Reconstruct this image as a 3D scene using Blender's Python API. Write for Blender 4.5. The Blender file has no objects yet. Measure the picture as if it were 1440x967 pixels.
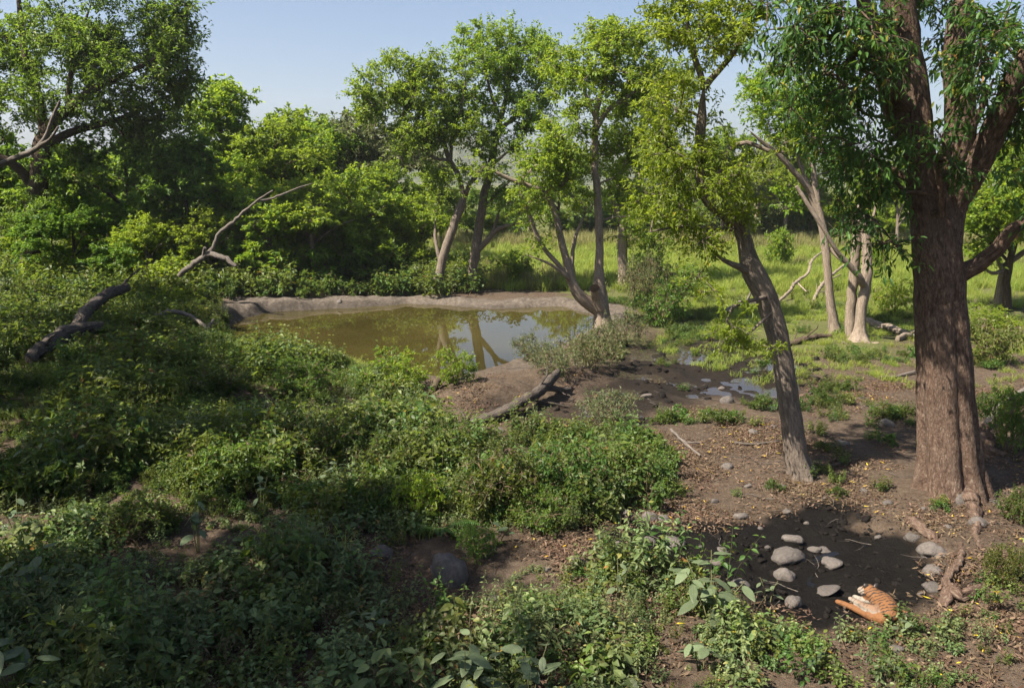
import bpy, math, random
import numpy as np
from mathutils import Vector

# ------------------------------------------------------------------ camera
SC = bpy.context.scene
COL = SC.collection
W, H, F = 1440.0, 967.0, 1120.0            # layout grid of the picture, focal length in its units
CAMZ, PITCH = 8.0, math.radians(11.8)
cam_d = bpy.data.cameras.new('camera'); cam = bpy.data.objects.new('camera', cam_d); COL.objects.link(cam)
cam_d.sensor_width = 36.0; cam_d.lens = 36.0 * F / W
cam_d.clip_start = 0.1; cam_d.clip_end = 6000
cam.location = (0, 0, CAMZ); cam.rotation_euler = (math.radians(90) - PITCH, 0, 0)
SC.camera = cam

# ------------------------------------------------------------------ sky and sun
SUN_AZ = math.radians(-116)                # from +Y, clockwise seen from above: the sun stands to the left
SUN_EL = math.radians(51)
wd = bpy.data.worlds.new('World'); SC.world = wd; wd.use_nodes = True
nt = wd.node_tree
bg = nt.nodes['Background']
sky = nt.nodes.new('ShaderNodeTexSky'); sky.sky_type = 'NISHITA'; sky.sun_disc = False
sky.sun_elevation = SUN_EL; sky.sun_rotation = SUN_AZ
sky.air_density = 1.0; sky.dust_density = 3.0; sky.ozone_density = 4.5; sky.altitude = 300
nt.links.new(sky.outputs[0], bg.inputs['Color']); bg.inputs['Strength'].default_value = 0.05
sl = bpy.data.lights.new('sun', 'SUN'); sun = bpy.data.objects.new('sun', sl); COL.objects.link(sun)
sl.energy = 5.0; sl.angle = math.radians(0.6); sl.color = (1.0, 0.91, 0.77)
sdir = Vector((math.sin(SUN_AZ) * math.cos(SUN_EL), math.cos(SUN_AZ) * math.cos(SUN_EL), math.sin(SUN_EL)))
sun.rotation_euler = (-sdir).to_track_quat('-Z', 'Y').to_euler(); sun.location = sdir * 60
SC.view_settings.view_transform = 'Standard'; SC.view_settings.look = 'None'
SC.view_settings.exposure = 1.66; SC.view_settings.gamma = 1.0
SC.cycles.max_bounces = 7; SC.cycles.diffuse_bounces = 3; SC.cycles.glossy_bounces = 3
SC.cycles.transmission_bounces = 5; SC.cycles.volume_bounces = 0
SC.cycles.use_denoising = True
SC.cycles.caustics_reflective = False; SC.cycles.caustics_refractive = False
SC.cycles.sample_clamp_indirect = 8.0

# ------------------------------------------------------------------ layout helpers
CP, SP = math.cos(PITCH), math.sin(PITCH)
def ray(px, py):
    u = (px - W / 2) / F; v = (H / 2 - py) / F
    return np.array([u, CP + v * SP, -SP + v * CP])
def P(px, py, z=0.0):
    d = ray(px, py); t = (z - CAMZ) / d[2]
    return np.array([d[0] * t, d[1] * t, z])
def PD(px, py, Y):
    d = ray(px, py); t = Y / d[1]
    return np.array([d[0] * t, Y, CAMZ + d[2] * t])
def proj(x, y, z):
    zc = y * CP - (z - CAMZ) * SP; vc = y * SP + (z - CAMZ) * CP
    return W / 2 + F * x / zc, H / 2 - F * vc / zc
def mpp(Y):                                 # metres per layout unit at distance Y
    return Y / F

_rt = np.random.RandomState(7).rand(256, 256)
def vnoise(x, y, s=0):
    x = np.asarray(x, float) + s * 37.7; y = np.asarray(y, float) + s * 17.3
    xi = np.floor(x).astype(int); yi = np.floor(y).astype(int)
    fx = x - xi; fy = y - yi
    fx = fx * fx * (3 - 2 * fx); fy = fy * fy * (3 - 2 * fy)
    a = _rt[xi & 255, yi & 255]; b = _rt[(xi + 1) & 255, yi & 255]
    c = _rt[xi & 255, (yi + 1) & 255]; d = _rt[(xi + 1) & 255, (yi + 1) & 255]
    return (a * (1 - fx) + b * fx) * (1 - fy) + (c * (1 - fx) + d * fx) * fy
def fbm(x, y, s=0, o=4):
    t = 0; a = 0.5; n = 0
    for i in range(o):
        t = t + a * vnoise(x * 2 ** i, y * 2 ** i, s + i); n += a; a *= 0.5
    return t / n * 2 - 1
def sstep(a, b, x):
    t = np.clip((x - a) / (b - a), 0, 1); return t * t * (3 - 2 * t)
def inpoly(x, y, poly):
    x = np.asarray(x, float); y = np.asarray(y, float)
    r = np.zeros(x.shape, bool); n = len(poly); j = n - 1
    for i in range(n):
        xi, yi = poly[i]; xj, yj = poly[j]
        c = ((yi > y) != (yj > y)) & (x < (xj - xi) * (y - yi) / (yj - yi + 1e-12) + xi)
        r ^= c; j = i
    return r
def polysd(x, y, poly):
    x = np.asarray(x, float); y = np.asarray(y, float)
    d = np.full(x.shape, 1e9); n = len(poly)
    for i in range(n):
        ax, ay = poly[i]; bx, by = poly[(i + 1) % n]
        ex, ey = bx - ax, by - ay
        t = np.clip(((x - ax) * ex + (y - ay) * ey) / (ex * ex + ey * ey), 0, 1)
        d = np.minimum(d, np.hypot(x - ax - t * ex, y - ay - t * ey))
    return np.where(inpoly(x, y, poly), -d, d)
def W2(pts, z=0.0):
    return [tuple(P(a, b, z)[:2]) for a, b in pts]

# ------------------------------------------------------------------ the lie of the land
ZP = -0.22                                   # pond level
POND = W2([(322, 468), (334, 447), (380, 438), (450, 434), (520, 431), (570, 428), (640, 431), (720, 434),
           (790, 432), (830, 441), (842, 458), (822, 474), (780, 489), (730, 503), (680, 520), (630, 527),
           (560, 522), (480, 512), (400, 500), (345, 486)], ZP)
MUD = W2([(850, 742), (930, 738), (1010, 748), (1080, 728), (1170, 712), (1245, 735), (1300, 775), (1312, 822),
          (1288, 850), (1240, 866), (1150, 872), (1085, 860), (1010, 820), (930, 792), (870, 775)])
STREAM = W2([(850, 520), (905, 480), (985, 462), (1060, 470), (1125, 500), (1150, 545), (1090, 575), (1010, 560),
             (950, 575), (900, 610), (830, 600), (800, 570)])
def bump(x, y, px, py, rx, ry, h):
    c = P(px, py); return h * np.exp(-((x - c[0]) / rx) ** 2 - ((y - c[1]) / ry) ** 2)
def terrain(x, y):
    x = np.asarray(x, float); y = np.asarray(y, float)
    far = 1 - sstep(55, 75, y)
    h = 0.16 * fbm(x / 5, y / 5, 1) + 0.05 * fbm(x / 1.3, y / 1.3, 2)
    h = h * (0.4 + 0.6 * far)
    h = h + 0.9 * sstep(8, 26, -x) * far + 0.35 * sstep(3, 10, -x) * (1 - sstep(28, 34, y))
    h = h + bump(x, y, 690, 556, 2.0, 1.7, 0.62) + bump(x, y, 800, 532, 2.6, 1.3, 0.42)
    h = h + bump(x, y, 868, 470, 1.6, 1.4, 0.5) + bump(x, y, 1195, 482, 2.6, 2.2, 0.3)
    h = h + bump(x, y, 1335, 690, 2.4, 2.2, 0.22) + bump(x, y, 1128, 672, 1.2, 1.1, 0.12)
    h = h + bump(x, y, 1420, 800, 3.0, 2.5, 0.3)
    h = h + (bump(x, y, 700, 560, 3.0, 2.2, .16) + bump(x, y, 870, 470, 2.0, 1.6, .12)) * fbm(x * 2.4, y * 2.4, 14, 4)
    ds = polysd(x, y, STREAM); w = 1 - sstep(-1.0, 0.8, ds)
    h = h * (1 - 0.7 * w) + w * (-0.05 + 0.24 * fbm(x * 0.8, y * 0.8, 5, 3))
    dm = polysd(x, y, MUD); w = 1 - sstep(-0.8, 0.35, dm)
    h = h * (1 - w) + w * (-0.10 + 0.20 * fbm(x * 2.2, y * 2.2, 9, 5) - 0.05 * sstep(0, 1.5, -dm))
    dp = polysd(x, y, POND) + 0.75 * fbm(x * 0.55, y * 0.55, 11, 4)
    back = sstep(44, 49, y)
    ring = np.exp(-((dp - 1.3) / 1.0) ** 2)
    h = h + ring * (0.16 * back + 0.03) * (0.75 + 1.3 * fbm(x * .45, y * .45, 4, 4)) + ring * back * 0.16 * fbm(x * 1.6, y * 1.6, 6, 3)
    inside = ZP - 0.15 - 0.6 * sstep(0, 4, -dp)
    k = sstep(-0.35, 0.75, dp)
    return inside * (1 - k) + h * k
def hz(x, y):
    return float(terrain(np.array([x]), np.array([y]))[0])
def G(px, py):                               # point on the ground seen at a place of the picture
    z = 0.0
    for i in range(8):
        p = P(px, py, z); z = 0.5 * z + 0.5 * hz(p[0], p[1])
    return np.array([p[0], p[1], hz(p[0], p[1])])

# ------------------------------------------------------------------ materials
class NT:
    def __init__(s, name):
        s.m = bpy.data.materials.new(name); s.m.use_nodes = True; s.t = s.m.node_tree
        s.out = s.t.nodes['Material Output']; s.b = s.t.nodes['Principled BSDF']
    def n(s, typ, **kw):
        nd = s.t.nodes.new(typ)
        for k, v in kw.items():
            if k.startswith('i_'):
                key = k[2:]; key = int(key) if key.isdigit() else key.replace('_', ' ')
                if isinstance(v, bpy.types.NodeSocket): s.t.links.new(v, nd.inputs[key])
                else: nd.inputs[key].default_value = v
            else: setattr(nd, k, v)
        return nd
    def l(s, a, b): s.t.links.new(a, b)
    def ramp(s, fac, stops, interp='LINEAR'):
        r = s.t.nodes.new('ShaderNodeValToRGB'); cr = r.color_ramp; cr.interpolation = interp
        while len(cr.elements) < len(stops): cr.elements.new(0.5)
        for e, (p, c) in zip(cr.elements, stops):
            e.position = p; e.color = (c, c, c, 1) if isinstance(c, (int, float)) else (*c, 1)
        s.l(fac, r.inputs[0]); return r.outputs[0]
    def mix(s, fac, a, b, mode='MIX'):
        m = s.t.nodes.new('ShaderNodeMix'); m.data_type = 'RGBA'; m.blend_type = mode
        for sk, v in ((m.inputs[0], fac), (m.inputs[6], a), (m.inputs[7], b)):
            if isinstance(v, bpy.types.NodeSocket): s.l(v, sk)
            else: sk.default_value = v if not isinstance(v, tuple) else (*v, 1)
        return m.outputs[2]
    def attr(s, name): return s.n('ShaderNodeAttribute', attribute_name=name)
    def noise(s, vec, scale, detail=4, rough=0.55):
        nd = s.n('ShaderNodeTexNoise', i_Scale=scale, i_Detail=detail, i_Roughness=rough)
        if vec is not None: s.l(vec, nd.inputs['Vector'])
        return nd.outputs[0]
    def bump(s, hgt, strength, dist, norm=None):
        b = s.n('ShaderNodeBump', i_Strength=strength, i_Distance=dist); s.l(hgt, b.inputs['Height'])
        if norm is not None: s.l(norm, b.inputs['Normal'])
        return b.outputs[0]

def leafmat(name, stops, trans=0.42, tcol=(0.16, 0.26, 0.03), rough=0.5, spec=0.35, hue=0.02, val=0.15):
    m = NT(name)
    tint = m.attr('tint').outputs['Fac']; oi = m.n('ShaderNodeObjectInfo').outputs['Random']
    base = m.ramp(tint, stops)
    h = m.n('ShaderNodeMapRange', i_From_Min=0.0, i_From_Max=1.0, i_To_Min=0.5 - hue, i_To_Max=0.5 + hue); m.l(oi, h.inputs[0])
    v = m.n('ShaderNodeMapRange', i_From_Min=0.0, i_From_Max=1.0, i_To_Min=1 - val, i_To_Max=1 + val); m.l(m.n('ShaderNodeMath', operation='FRACT', i_0=m.n('ShaderNodeMath', operation='MULTIPLY', i_0=oi, i_1=7.31).outputs[0]).outputs[0], v.inputs[0])
    hs = m.n('ShaderNodeHueSaturation', i_Hue=h.outputs[0], i_Value=v.outputs[0], i_Color=base)
    m.l(hs.outputs[0], m.b.inputs['Base Color'])
    m.b.inputs['Roughness'].default_value = rough; m.b.inputs['Specular IOR Level'].default_value = spec
    tc = m.mix(0.55, hs.outputs[0], tcol)
    tr = m.n('ShaderNodeBsdfTranslucent', i_Color=tc)
    mx = m.n('ShaderNodeMixShader', i_0=trans); m.l(m.b.outputs[0], mx.inputs[1]); m.l(tr.outputs[0], mx.inputs[2])
    m.l(mx.outputs[0], m.out.inputs[0]); return m.m

def barkmat(name, dark, mid, light, scale=9.0, patch=None, bump=0.7, lich=0.0, stretch=0.5):
    m = NT(name); v0 = m.attr('bark').outputs['Vector']
    mp = m.n('ShaderNodeMapping', i_Scale=(1.0, 1.0, stretch)); m.l(v0, mp.inputs['Vector']); v = mp.outputs[0]
    n1 = m.noise(v, scale, 6, 0.62); n2 = m.noise(v, scale * 0.22, 3, 0.5); n3 = m.noise(v0, scale * 5, 4, 0.65)
    vf = m.n('ShaderNodeTexVoronoi', feature='DISTANCE_TO_EDGE', i_Scale=scale * 1.6); m.l(v, vf.inputs['Vector']); crack = m.ramp(vf.outputs[0], [(0.0, 1.0), (0.10, 0.0)])
    c = m.ramp(n1, [(0.32, dark), (0.5, mid), (0.7, light)])
    c = m.mix(m.ramp(n2, [(0.40, 0.0), (0.68, 0.55)]), c, patch or light)
    c = m.mix(m.ramp(n3, [(0.35, 0.35), (0.6, 0.0)]), c, dark)
    c = m.mix(m.mix(1.0, crack, (0.6, 0.6, 0.6), 'MULTIPLY'), c, dark)
    if lich:
        vo = m.n('ShaderNodeTexVoronoi', i_Scale=scale * 0.9); m.l(v, vo.inputs['Vector'])
        c = m.mix(m.ramp(vo.outputs[0], [(0.18, lich), (0.32, 0.0)]), c, (0.30, 0.25, 0.20))
    m.l(c, m.b.inputs['Base Color']); m.b.inputs['Roughness'].default_value = 0.9
    m.b.inputs['Specular IOR Level'].default_value = 0.2
    b0 = m.bump(vf.outputs[0], bump * 0.6, 0.05); b1 = m.bump(n1, bump, 0.07, b0); b2 = m.bump(n3, bump * 0.5, 0.03, b1); m.l(b2, m.b.inputs['Normal'])
    return m.m

M = {}
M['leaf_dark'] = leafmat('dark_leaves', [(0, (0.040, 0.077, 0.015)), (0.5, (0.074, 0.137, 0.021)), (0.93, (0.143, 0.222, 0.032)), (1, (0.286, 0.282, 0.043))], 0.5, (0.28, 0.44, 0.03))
M['leaf_mid'] = leafmat('mid_green_leaves', [(0, (0.051, 0.100, 0.014)), (0.5, (0.103, 0.183, 0.020)), (0.93, (0.176, 0.280, 0.030)), (1, (0.334, 0.328, 0.041))], 0.54, (0.42, 0.54, 0.03))
M['leaf_lime'] = leafmat('lime_green_leaves', [(0, (0.056, 0.109, 0.012)), (0.5, (0.121, 0.199, 0.017)), (0.93, (0.201, 0.287, 0.027)), (1, (0.354, 0.319, 0.036))], 0.55, (0.50, 0.62, 0.04))
M['leaf_olive'] = leafmat('olive_grey_leaves', [(0, (0.060, 0.082, 0.034)), (0.5, (0.102, 0.126, 0.050)), (1, (0.180, 0.192, 0.090))], 0.34, (0.18, 0.22, 0.05))
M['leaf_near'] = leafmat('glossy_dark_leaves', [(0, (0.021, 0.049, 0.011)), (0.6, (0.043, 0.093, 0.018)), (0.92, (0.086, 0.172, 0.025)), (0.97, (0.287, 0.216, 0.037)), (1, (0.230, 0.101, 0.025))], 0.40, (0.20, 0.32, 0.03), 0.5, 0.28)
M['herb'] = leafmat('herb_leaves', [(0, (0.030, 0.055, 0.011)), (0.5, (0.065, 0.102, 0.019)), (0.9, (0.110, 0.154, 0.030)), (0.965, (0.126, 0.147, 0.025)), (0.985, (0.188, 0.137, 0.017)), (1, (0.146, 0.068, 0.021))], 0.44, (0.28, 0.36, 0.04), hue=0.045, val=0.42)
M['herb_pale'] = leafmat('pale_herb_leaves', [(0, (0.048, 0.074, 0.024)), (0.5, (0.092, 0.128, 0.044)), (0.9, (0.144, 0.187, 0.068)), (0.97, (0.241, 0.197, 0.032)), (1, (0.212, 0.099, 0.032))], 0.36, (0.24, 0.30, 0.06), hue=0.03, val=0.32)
M['fern'] = leafmat('fern_leaves', [(0, (0.04, 0.085, 0.015)), (1, (0.10, 0.17, 0.035))], 0.42, (0.2, 0.3, 0.04))
M['grass'] = leafmat('grass_blades', [(0, (0.121, 0.163, 0.027)), (0.6, (0.209, 0.265, 0.050)), (0.9, (0.286, 0.306, 0.072)), (1, (0.418, 0.326, 0.135))], 0.55, (0.55, 0.66, 0.12), 0.6, 0.2)
M['reed'] = leafmat('dry_grass_blades', [(0, (0.10, 0.13, 0.035)), (0.5, (0.20, 0.20, 0.07)), (1, (0.36, 0.30, 0.16))], 0.4, (0.34, 0.34, 0.10), 0.6, 0.2)
M['litter'] = leafmat('fallen_leaves', [(0, (0.05, 0.028, 0.017)), (0.5, (0.09, 0.058, 0.038)), (0.85, (0.155, 0.107, 0.072)), (0.985, (0.22, 0.158, 0.10)), (0.995, (0.42, 0.29, 0.03)), (1, (0.55, 0.38, 0.03))], 0.15, (0.4, 0.25, 0.06), 0.7, 0.2)
M['bark_brown'] = barkmat('brown_bark', (0.06, 0.047, 0.038), (0.155, 0.124, 0.10), (0.27, 0.225, 0.185), 8, (0.22, 0.18, 0.148), 0.6)
M['bark_big'] = barkmat('reddish_bark', (0.03, 0.018, 0.012), (0.105, 0.067, 0.049), (0.19, 0.138, 0.106), 7, (0.13, 0.092, 0.07), 0.6, 0.2, 0.85)
M['bark_pale'] = barkmat('pale_bark', (0.10, 0.078, 0.06), (0.22, 0.175, 0.135), (0.34, 0.285, 0.235), 7, (0.27, 0.215, 0.165), 0.5)
M['bark_grey'] = barkmat('grey_dead_wood', (0.055, 0.046, 0.04), (0.135, 0.115, 0.10), (0.24, 0.21, 0.185), 9, (0.19, 0.165, 0.14), 0.7)
M['log_wood'] = barkmat('brown_rotting_wood', (0.03, 0.024, 0.02), (0.085, 0.07, 0.058), (0.16, 0.135, 0.115), 9, (0.12, 0.1, 0.085), 0.9)
M['bark_dark'] = barkmat('dark_bark', (0.028, 0.02, 0.014), (0.075, 0.054, 0.038), (0.16, 0.12, 0.085), 8, (0.11, 0.085, 0.06), 0.8)
def flat(name, col, rough=0.8):
    m = NT(name); n = m.noise(None, 20, 3)
    c = m.mix(n, tuple(x * 0.7 for x in col), tuple(x * 1.3 for x in col)); m.l(c, m.b.inputs['Base Color'])
    m.b.inputs['Roughness'].default_value = rough; return m.m
M['stem'] = flat('green_stems', (0.10, 0.10, 0.04))
M['stem_brown'] = flat('brown_stems', (0.13, 0.085, 0.05))

def ground_material():
    m = NT('forest_soil'); g = m.n('ShaderNodeNewGeometry').outputs['Position']
    n1 = m.noise(g, 0.7, 5); n2 = m.noise(g, 5, 6, 0.65); n3 = m.noise(g, 26, 5, 0.65); n4 = m.noise(g, 90, 3, 0.6)
    soil = m.ramp(n2, [(0.3, (0.019, 0.015, 0.012)), (0.5, (0.050, 0.040, 0.032)), (0.72, (0.095, 0.078, 0.063))])
    soil = m.mix(m.ramp(n1, [(0.38, 0.0), (0.65, 0.6)]), soil, (0.072, 0.059, 0.048))
    soil = m.mix(m.ramp(n3, [(0.36, 0.6), (0.52, 0.0)]), soil, (0.03, 0.021, 0.015))
    vo = m.n('ShaderNodeTexVoronoi', i_Scale=11.0); m.l(g, vo.inputs['Vector'])
    chips = m.ramp(vo.outputs['Color'], [(0.0, (0.10, 0.055, 0.03)), (0.5, (0.23, 0.14, 0.08)), (1.0, (0.30, 0.22, 0.14))])
    soil = m.mix(m.ramp(n4, [(0.5, 0.0), (0.6, 0.55)]), soil, chips)
    bank = m.ramp(n2, [(0.3, (0.06, 0.048, 0.04)), (0.55, (0.11, 0.092, 0.076)), (0.75, (0.165, 0.14, 0.118))])
    c = m.mix(m.attr('bank').outputs['Fac'], soil, bank)
    grn = m.ramp(n3, [(0.3, (0.045, 0.05, 0.018)), (0.6, (0.105, 0.12, 0.036)), (0.8, (0.18, 0.165, 0.075))])
    c = m.mix(m.attr('green').outputs['Fac'], c, grn)
    mudc = m.ramp(n3, [(0.3, (0.003, 0.0025, 0.002)), (0.6, (0.007, 0.0058, 0.005)), (0.8, (0.02, 0.016, 0.013))])
    mud = m.attr('mud').outputs['Fac']
    c = m.mix(mud, c, mudc)
    m.l(c, m.b.inputs['Base Color'])
    r = m.n('ShaderNodeMapRange', i_To_Min=0.92, i_To_Max=0.62); m.l(mud, r.inputs[0]); m.l(r.outputs[0], m.b.inputs['Roughness'])
    m.b.inputs['Specular IOR Level'].default_value = 0.10
    b1 = m.bump(n2, 0.55, 0.14); b2 = m.bump(n3, 0.7, 0.06, b1); b3 = m.bump(n4, 0.5, 0.02, b2)
    m.l(b3, m.b.inputs['Normal']); return m.m
M['ground'] = ground_material()

def water(name, col, scale, strength, rough=0.02):
    m = NT(name); g = m.n('ShaderNodeNewGeometry').outputs['Position']
    n0 = m.noise(g, 0.16, 3); c = m.ramp(n0, [(0.35, tuple(x * 0.75 for x in col)), (0.65, tuple(x * 1.25 for x in col))])
    m.l(c, m.b.inputs['Base Color'])
    m.b.inputs['Roughness'].default_value = rough; m.b.inputs['IOR'].default_value = 1.33
    n = m.noise(g, scale, 2); m.l(m.bump(n, strength, 0.02), m.b.inputs['Normal']); return m.m
M['pond'] = water('murky_pond_water', (0.04, 0.033, 0.010), 2.2, 0.03)
M['puddle'] = water('puddle_water', (0.035, 0.028, 0.022), 2.0, 0.05)
M['blackwater'] = water('black_mud_water', (0.005, 0.004, 0.0035), 6.0, 0.3, 0.12)

def rockmat():
    m = NT('river_stone'); tc = m.n('ShaderNodeTexCoord').outputs['Object']; oi = m.n('ShaderNodeObjectInfo').outputs['Random']
    n1 = m.noise(tc, 5, 5); n2 = m.noise(tc, 30, 4, 0.65)
    c = m.ramp(n1, [(0.3, (0.055, 0.046, 0.041)), (0.6, (0.105, 0.091, 0.082)), (0.8, (0.155, 0.136, 0.123))])
    c = m.mix(m.ramp(n2, [(0.4, 0.5), (0.56, 0.0)]), c, (0.09, 0.075, 0.064))
    hs = m.n('ShaderNodeHueSaturation', i_Color=c); mr = m.n('ShaderNodeMapRange', i_To_Min=0.75, i_To_Max=1.15)
    m.l(oi, mr.inputs[0]); m.l(mr.outputs[0], hs.inputs['Value'])
    m.l(hs.outputs[0], m.b.inputs['Base Color']); m.b.inputs['Roughness'].default_value = 0.82
    m.l(m.bump(n2, 0.5, 0.02, m.bump(n1, 0.5, 0.06)), m.b.inputs['Normal']); return m.m
M['rock'] = rockmat()

# ------------------------------------------------------------------ mesh building
class MB:
    """collects triangles with a tint (per face) and a bark coordinate (per vertex)"""
    def __init__(s): s.v = []; s.t = []; s.b = []; s.tint = []; s.mi = []; s.n = 0
    def add(s, v, t, bark=None, tint=0.5, mi=0):
        v = np.asarray(v, np.float32).reshape(-1, 3); t = np.asarray(t, np.int32).reshape(-1, 3)
        s.v.append(v); s.t.append(t + s.n); s.n += len(v)
        s.b.append(v * 1.0 if bark is None else np.asarray(bark, np.float32))
        s.tint.append(np.broadcast_to(np.asarray(tint, np.float32), (len(t),)).copy())
        s.mi.append(np.full(len(t), mi, np.int32))
    def mesh(s, name, mats, smooth=True, origin=(0, 0, 0), attrs=('bark', 'tint')):
        me = bpy.data.meshes.new(name)
        if not s.v: return me
        v = np.concatenate(s.v) - np.asarray(origin, np.float32); t = np.concatenate(s.t)
        me.vertices.add(len(v)); me.vertices.foreach_set('co', v.ravel())
        me.loops.add(len(t) * 3); me.loops.foreach_set('vertex_index', t.ravel())
        me.polygons.add(len(t)); me.polygons.foreach_set('loop_start', np.arange(0, len(t) * 3, 3, dtype=np.int32))
        me.polygons.foreach_set('loop_total', np.full(len(t), 3, np.int32))
        me.polygons.foreach_set('material_index', np.concatenate(s.mi))
        me.polygons.foreach_set('use_smooth', np.full(len(t), smooth))
        if 'bark' in attrs:
            a = me.attributes.new('bark', 'FLOAT_VECTOR', 'POINT'); a.data.foreach_set('vector', np.concatenate(s.b).ravel())
        if 'tint' in attrs:
            a = me.attributes.new('tint', 'FLOAT', 'FACE'); a.data.foreach_set('value', np.concatenate(s.tint))
        for m in (mats if isinstance(mats, (list, tuple)) else [mats]): me.materials.append(m)
        me.update(calc_edges=True); return me

def unit(v):
    v = np.asarray(v, float); return v / (np.linalg.norm(v, axis=-1, keepdims=True) + 1e-9)

def tube(mb, pts, rad, sides=8, rmod=None, cap0=False, cap1=True, bs=1.0, mi=0, tint=0.5, capmi=None):
    pts = np.asarray(pts, float); rad = np.asarray(rad, float); n = len(pts)
    tg = np.empty_like(pts); tg[1:-1] = pts[2:] - pts[:-2]; tg[0] = pts[1] - pts[0]; tg[-1] = pts[-1] - pts[-2]
    tg = unit(tg)
    u = np.cross(tg[0], [0.31, 0.87, 0.12]); u = u / (np.linalg.norm(u) + 1e-9)
    th = np.arange(sides) * 2 * math.pi / sides
    V = np.empty((n, sides, 3)); B = np.empty((n, sides, 3)); ln = 0.0
    for i in range(n):
        u = u - tg[i] * np.dot(u, tg[i]); u = u / (np.linalg.norm(u) + 1e-9); w = np.cross(tg[i], u)
        r = rad[i] * np.ones(sides)
        if rmod is not None: r = r * rmod(th, i / (n - 1), pts[i])
        if i: ln += np.linalg.norm(pts[i] - pts[i - 1])
        V[i] = pts[i] + np.outer(np.cos(th) * r, u) + np.outer(np.sin(th) * r, w)
        rb = max(rad[i], 0.04)
        B[i, :, 0] = np.cos(th) * rb * 2.2 * bs; B[i, :, 1] = np.sin(th) * rb * 2.2 * bs; B[i, :, 2] = ln * 0.8 * bs
    B = B + np.array([pts[0][0] * 3.1, pts[0][1] * 1.7, 0])
    i0 = (np.arange(n - 1)[:, None] * sides + np.arange(sides)[None]).ravel()
    i1 = (np.arange(n - 1)[:, None] * sides + (np.arange(sides)[None] + 1) % sides).ravel()
    T = np.concatenate([np.stack([i0, i1, i1 + sides], 1), np.stack([i0, i1 + sides, i0 + sides], 1)])
    mb.add(V.reshape(-1, 3), T, B.reshape(-1, 3), tint, mi)
    for flag, k in ((cap0, 0), (cap1, n - 1)):
        if flag:
            ring = V[k]; c = pts[k] + tg[k] * rad[k] * (0.25 if k else -0.25)
            vv = np.concatenate([ring, [c]]); a = np.arange(sides); b = (a + 1) % sides
            tt = np.stack([a, b, np.full(sides, sides)], 1) if k else np.stack([b, a, np.full(sides, sides)], 1)
            mb.add(vv, tt, np.concatenate([B[k], [B[k].mean(0)]]), tint, mi if capmi is None else capmi)

def spline(pts, step=0.4, jit=0.0, rng=None):
    """catmull-rom through rows (x,y,z,r...)"""
    p = np.asarray(pts, float); out = []
    q = np.concatenate([[2 * p[0] - p[1]], p, [2 * p[-1] - p[-2]]])
    for i in range(len(p) - 1):
        a, b, c, d = q[i], q[i + 1], q[i + 2], q[i + 3]
        k = max(2, int(np.linalg.norm(c[:3] - b[:3]) / step) + 1)
        for t in np.arange(k) / k:
            out.append(0.5 * (2 * b + (c - a) * t + (2 * a - 5 * b + 4 * c - d) * t * t + (3 * b - a - 3 * c + d) * t ** 3))
    out.append(p[-1]); out = np.array(out)
    if jit and rng is not None and len(out) > 2:
        out[1:-1, :3] += rng.normal(0, 1, (len(out) - 2, 3)) * jit * np.minimum(out[1:-1, 3:4], 0.16)
    if out.shape[1] > 3: out[:, 3] = np.maximum(out[:, 3], 0.004)
    return out

def leaves(mb, pos, d, nrm, L, Wd, shape='diamond', tint=None, mi=0, droop=0.15, fold=0.18):
    pos = np.asarray(pos, float); N = len(pos)
    if N == 0: return
    d = unit(d); s = unit(np.cross(d, nrm)); nn = np.cross(s, d)
    L = np.broadcast_to(np.asarray(L, float), (N,))[:, None]; Wd = np.broadcast_to(np.asarray(Wd, float), (N,))[:, None]
    tint = np.random.rand(N) if tint is None else tint
    if shape == 'diamond':
        tip = pos + d * L - nn * L * droop
        m = pos + d * L * 0.42
        l = m - s * Wd * 0.5 + nn * Wd * fold; r = m + s * Wd * 0.5 + nn * Wd * fold
        V = np.stack([pos, r, tip, l], 1).reshape(-1, 3); b = np.arange(N)[:, None] * 4
        T = np.concatenate([b + [0, 1, 2], b + [0, 2, 3]]); tt = np.concatenate([tint, tint])
    else:                                     # an eight-sided leaf with a midrib fold and a curve
        def mp(t, w): 
            c = pos + d * L * t - nn * L * droop * t * t
            return c, c + s * Wd * w * 0.5 + nn * Wd * fold * w, c - s * Wd * w * 0.5 + nn * Wd * fold * w
        c1, r1, l1 = mp(0.2, 0.72); c2, r2, l2 = mp(0.5, 1.0 if shape == 'ovate' else 0.95); c3, r3, l3 = mp(0.78, 0.55)
        tip = pos + d * L - nn * L * droop
        V = np.stack([pos, c1, r1, l1, c2, r2, l2, c3, r3, l3, tip], 1).reshape(-1, 3); b = np.arange(N)[:, None] * 11
        fs = [(0, 2, 1), (0, 1, 3), (1, 2, 5), (1, 5, 4), (1, 4, 6), (1, 6, 3), (4, 5, 8), (4, 8, 7), (4, 7, 9), (4, 9, 6), (7, 8, 10), (7, 10, 9)]
        T = np.concatenate([b + list(f) for f in fs]); tt = np.concatenate([tint] * len(fs))
    mb.add(V, T, V * 1.0, tt, mi)

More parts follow.
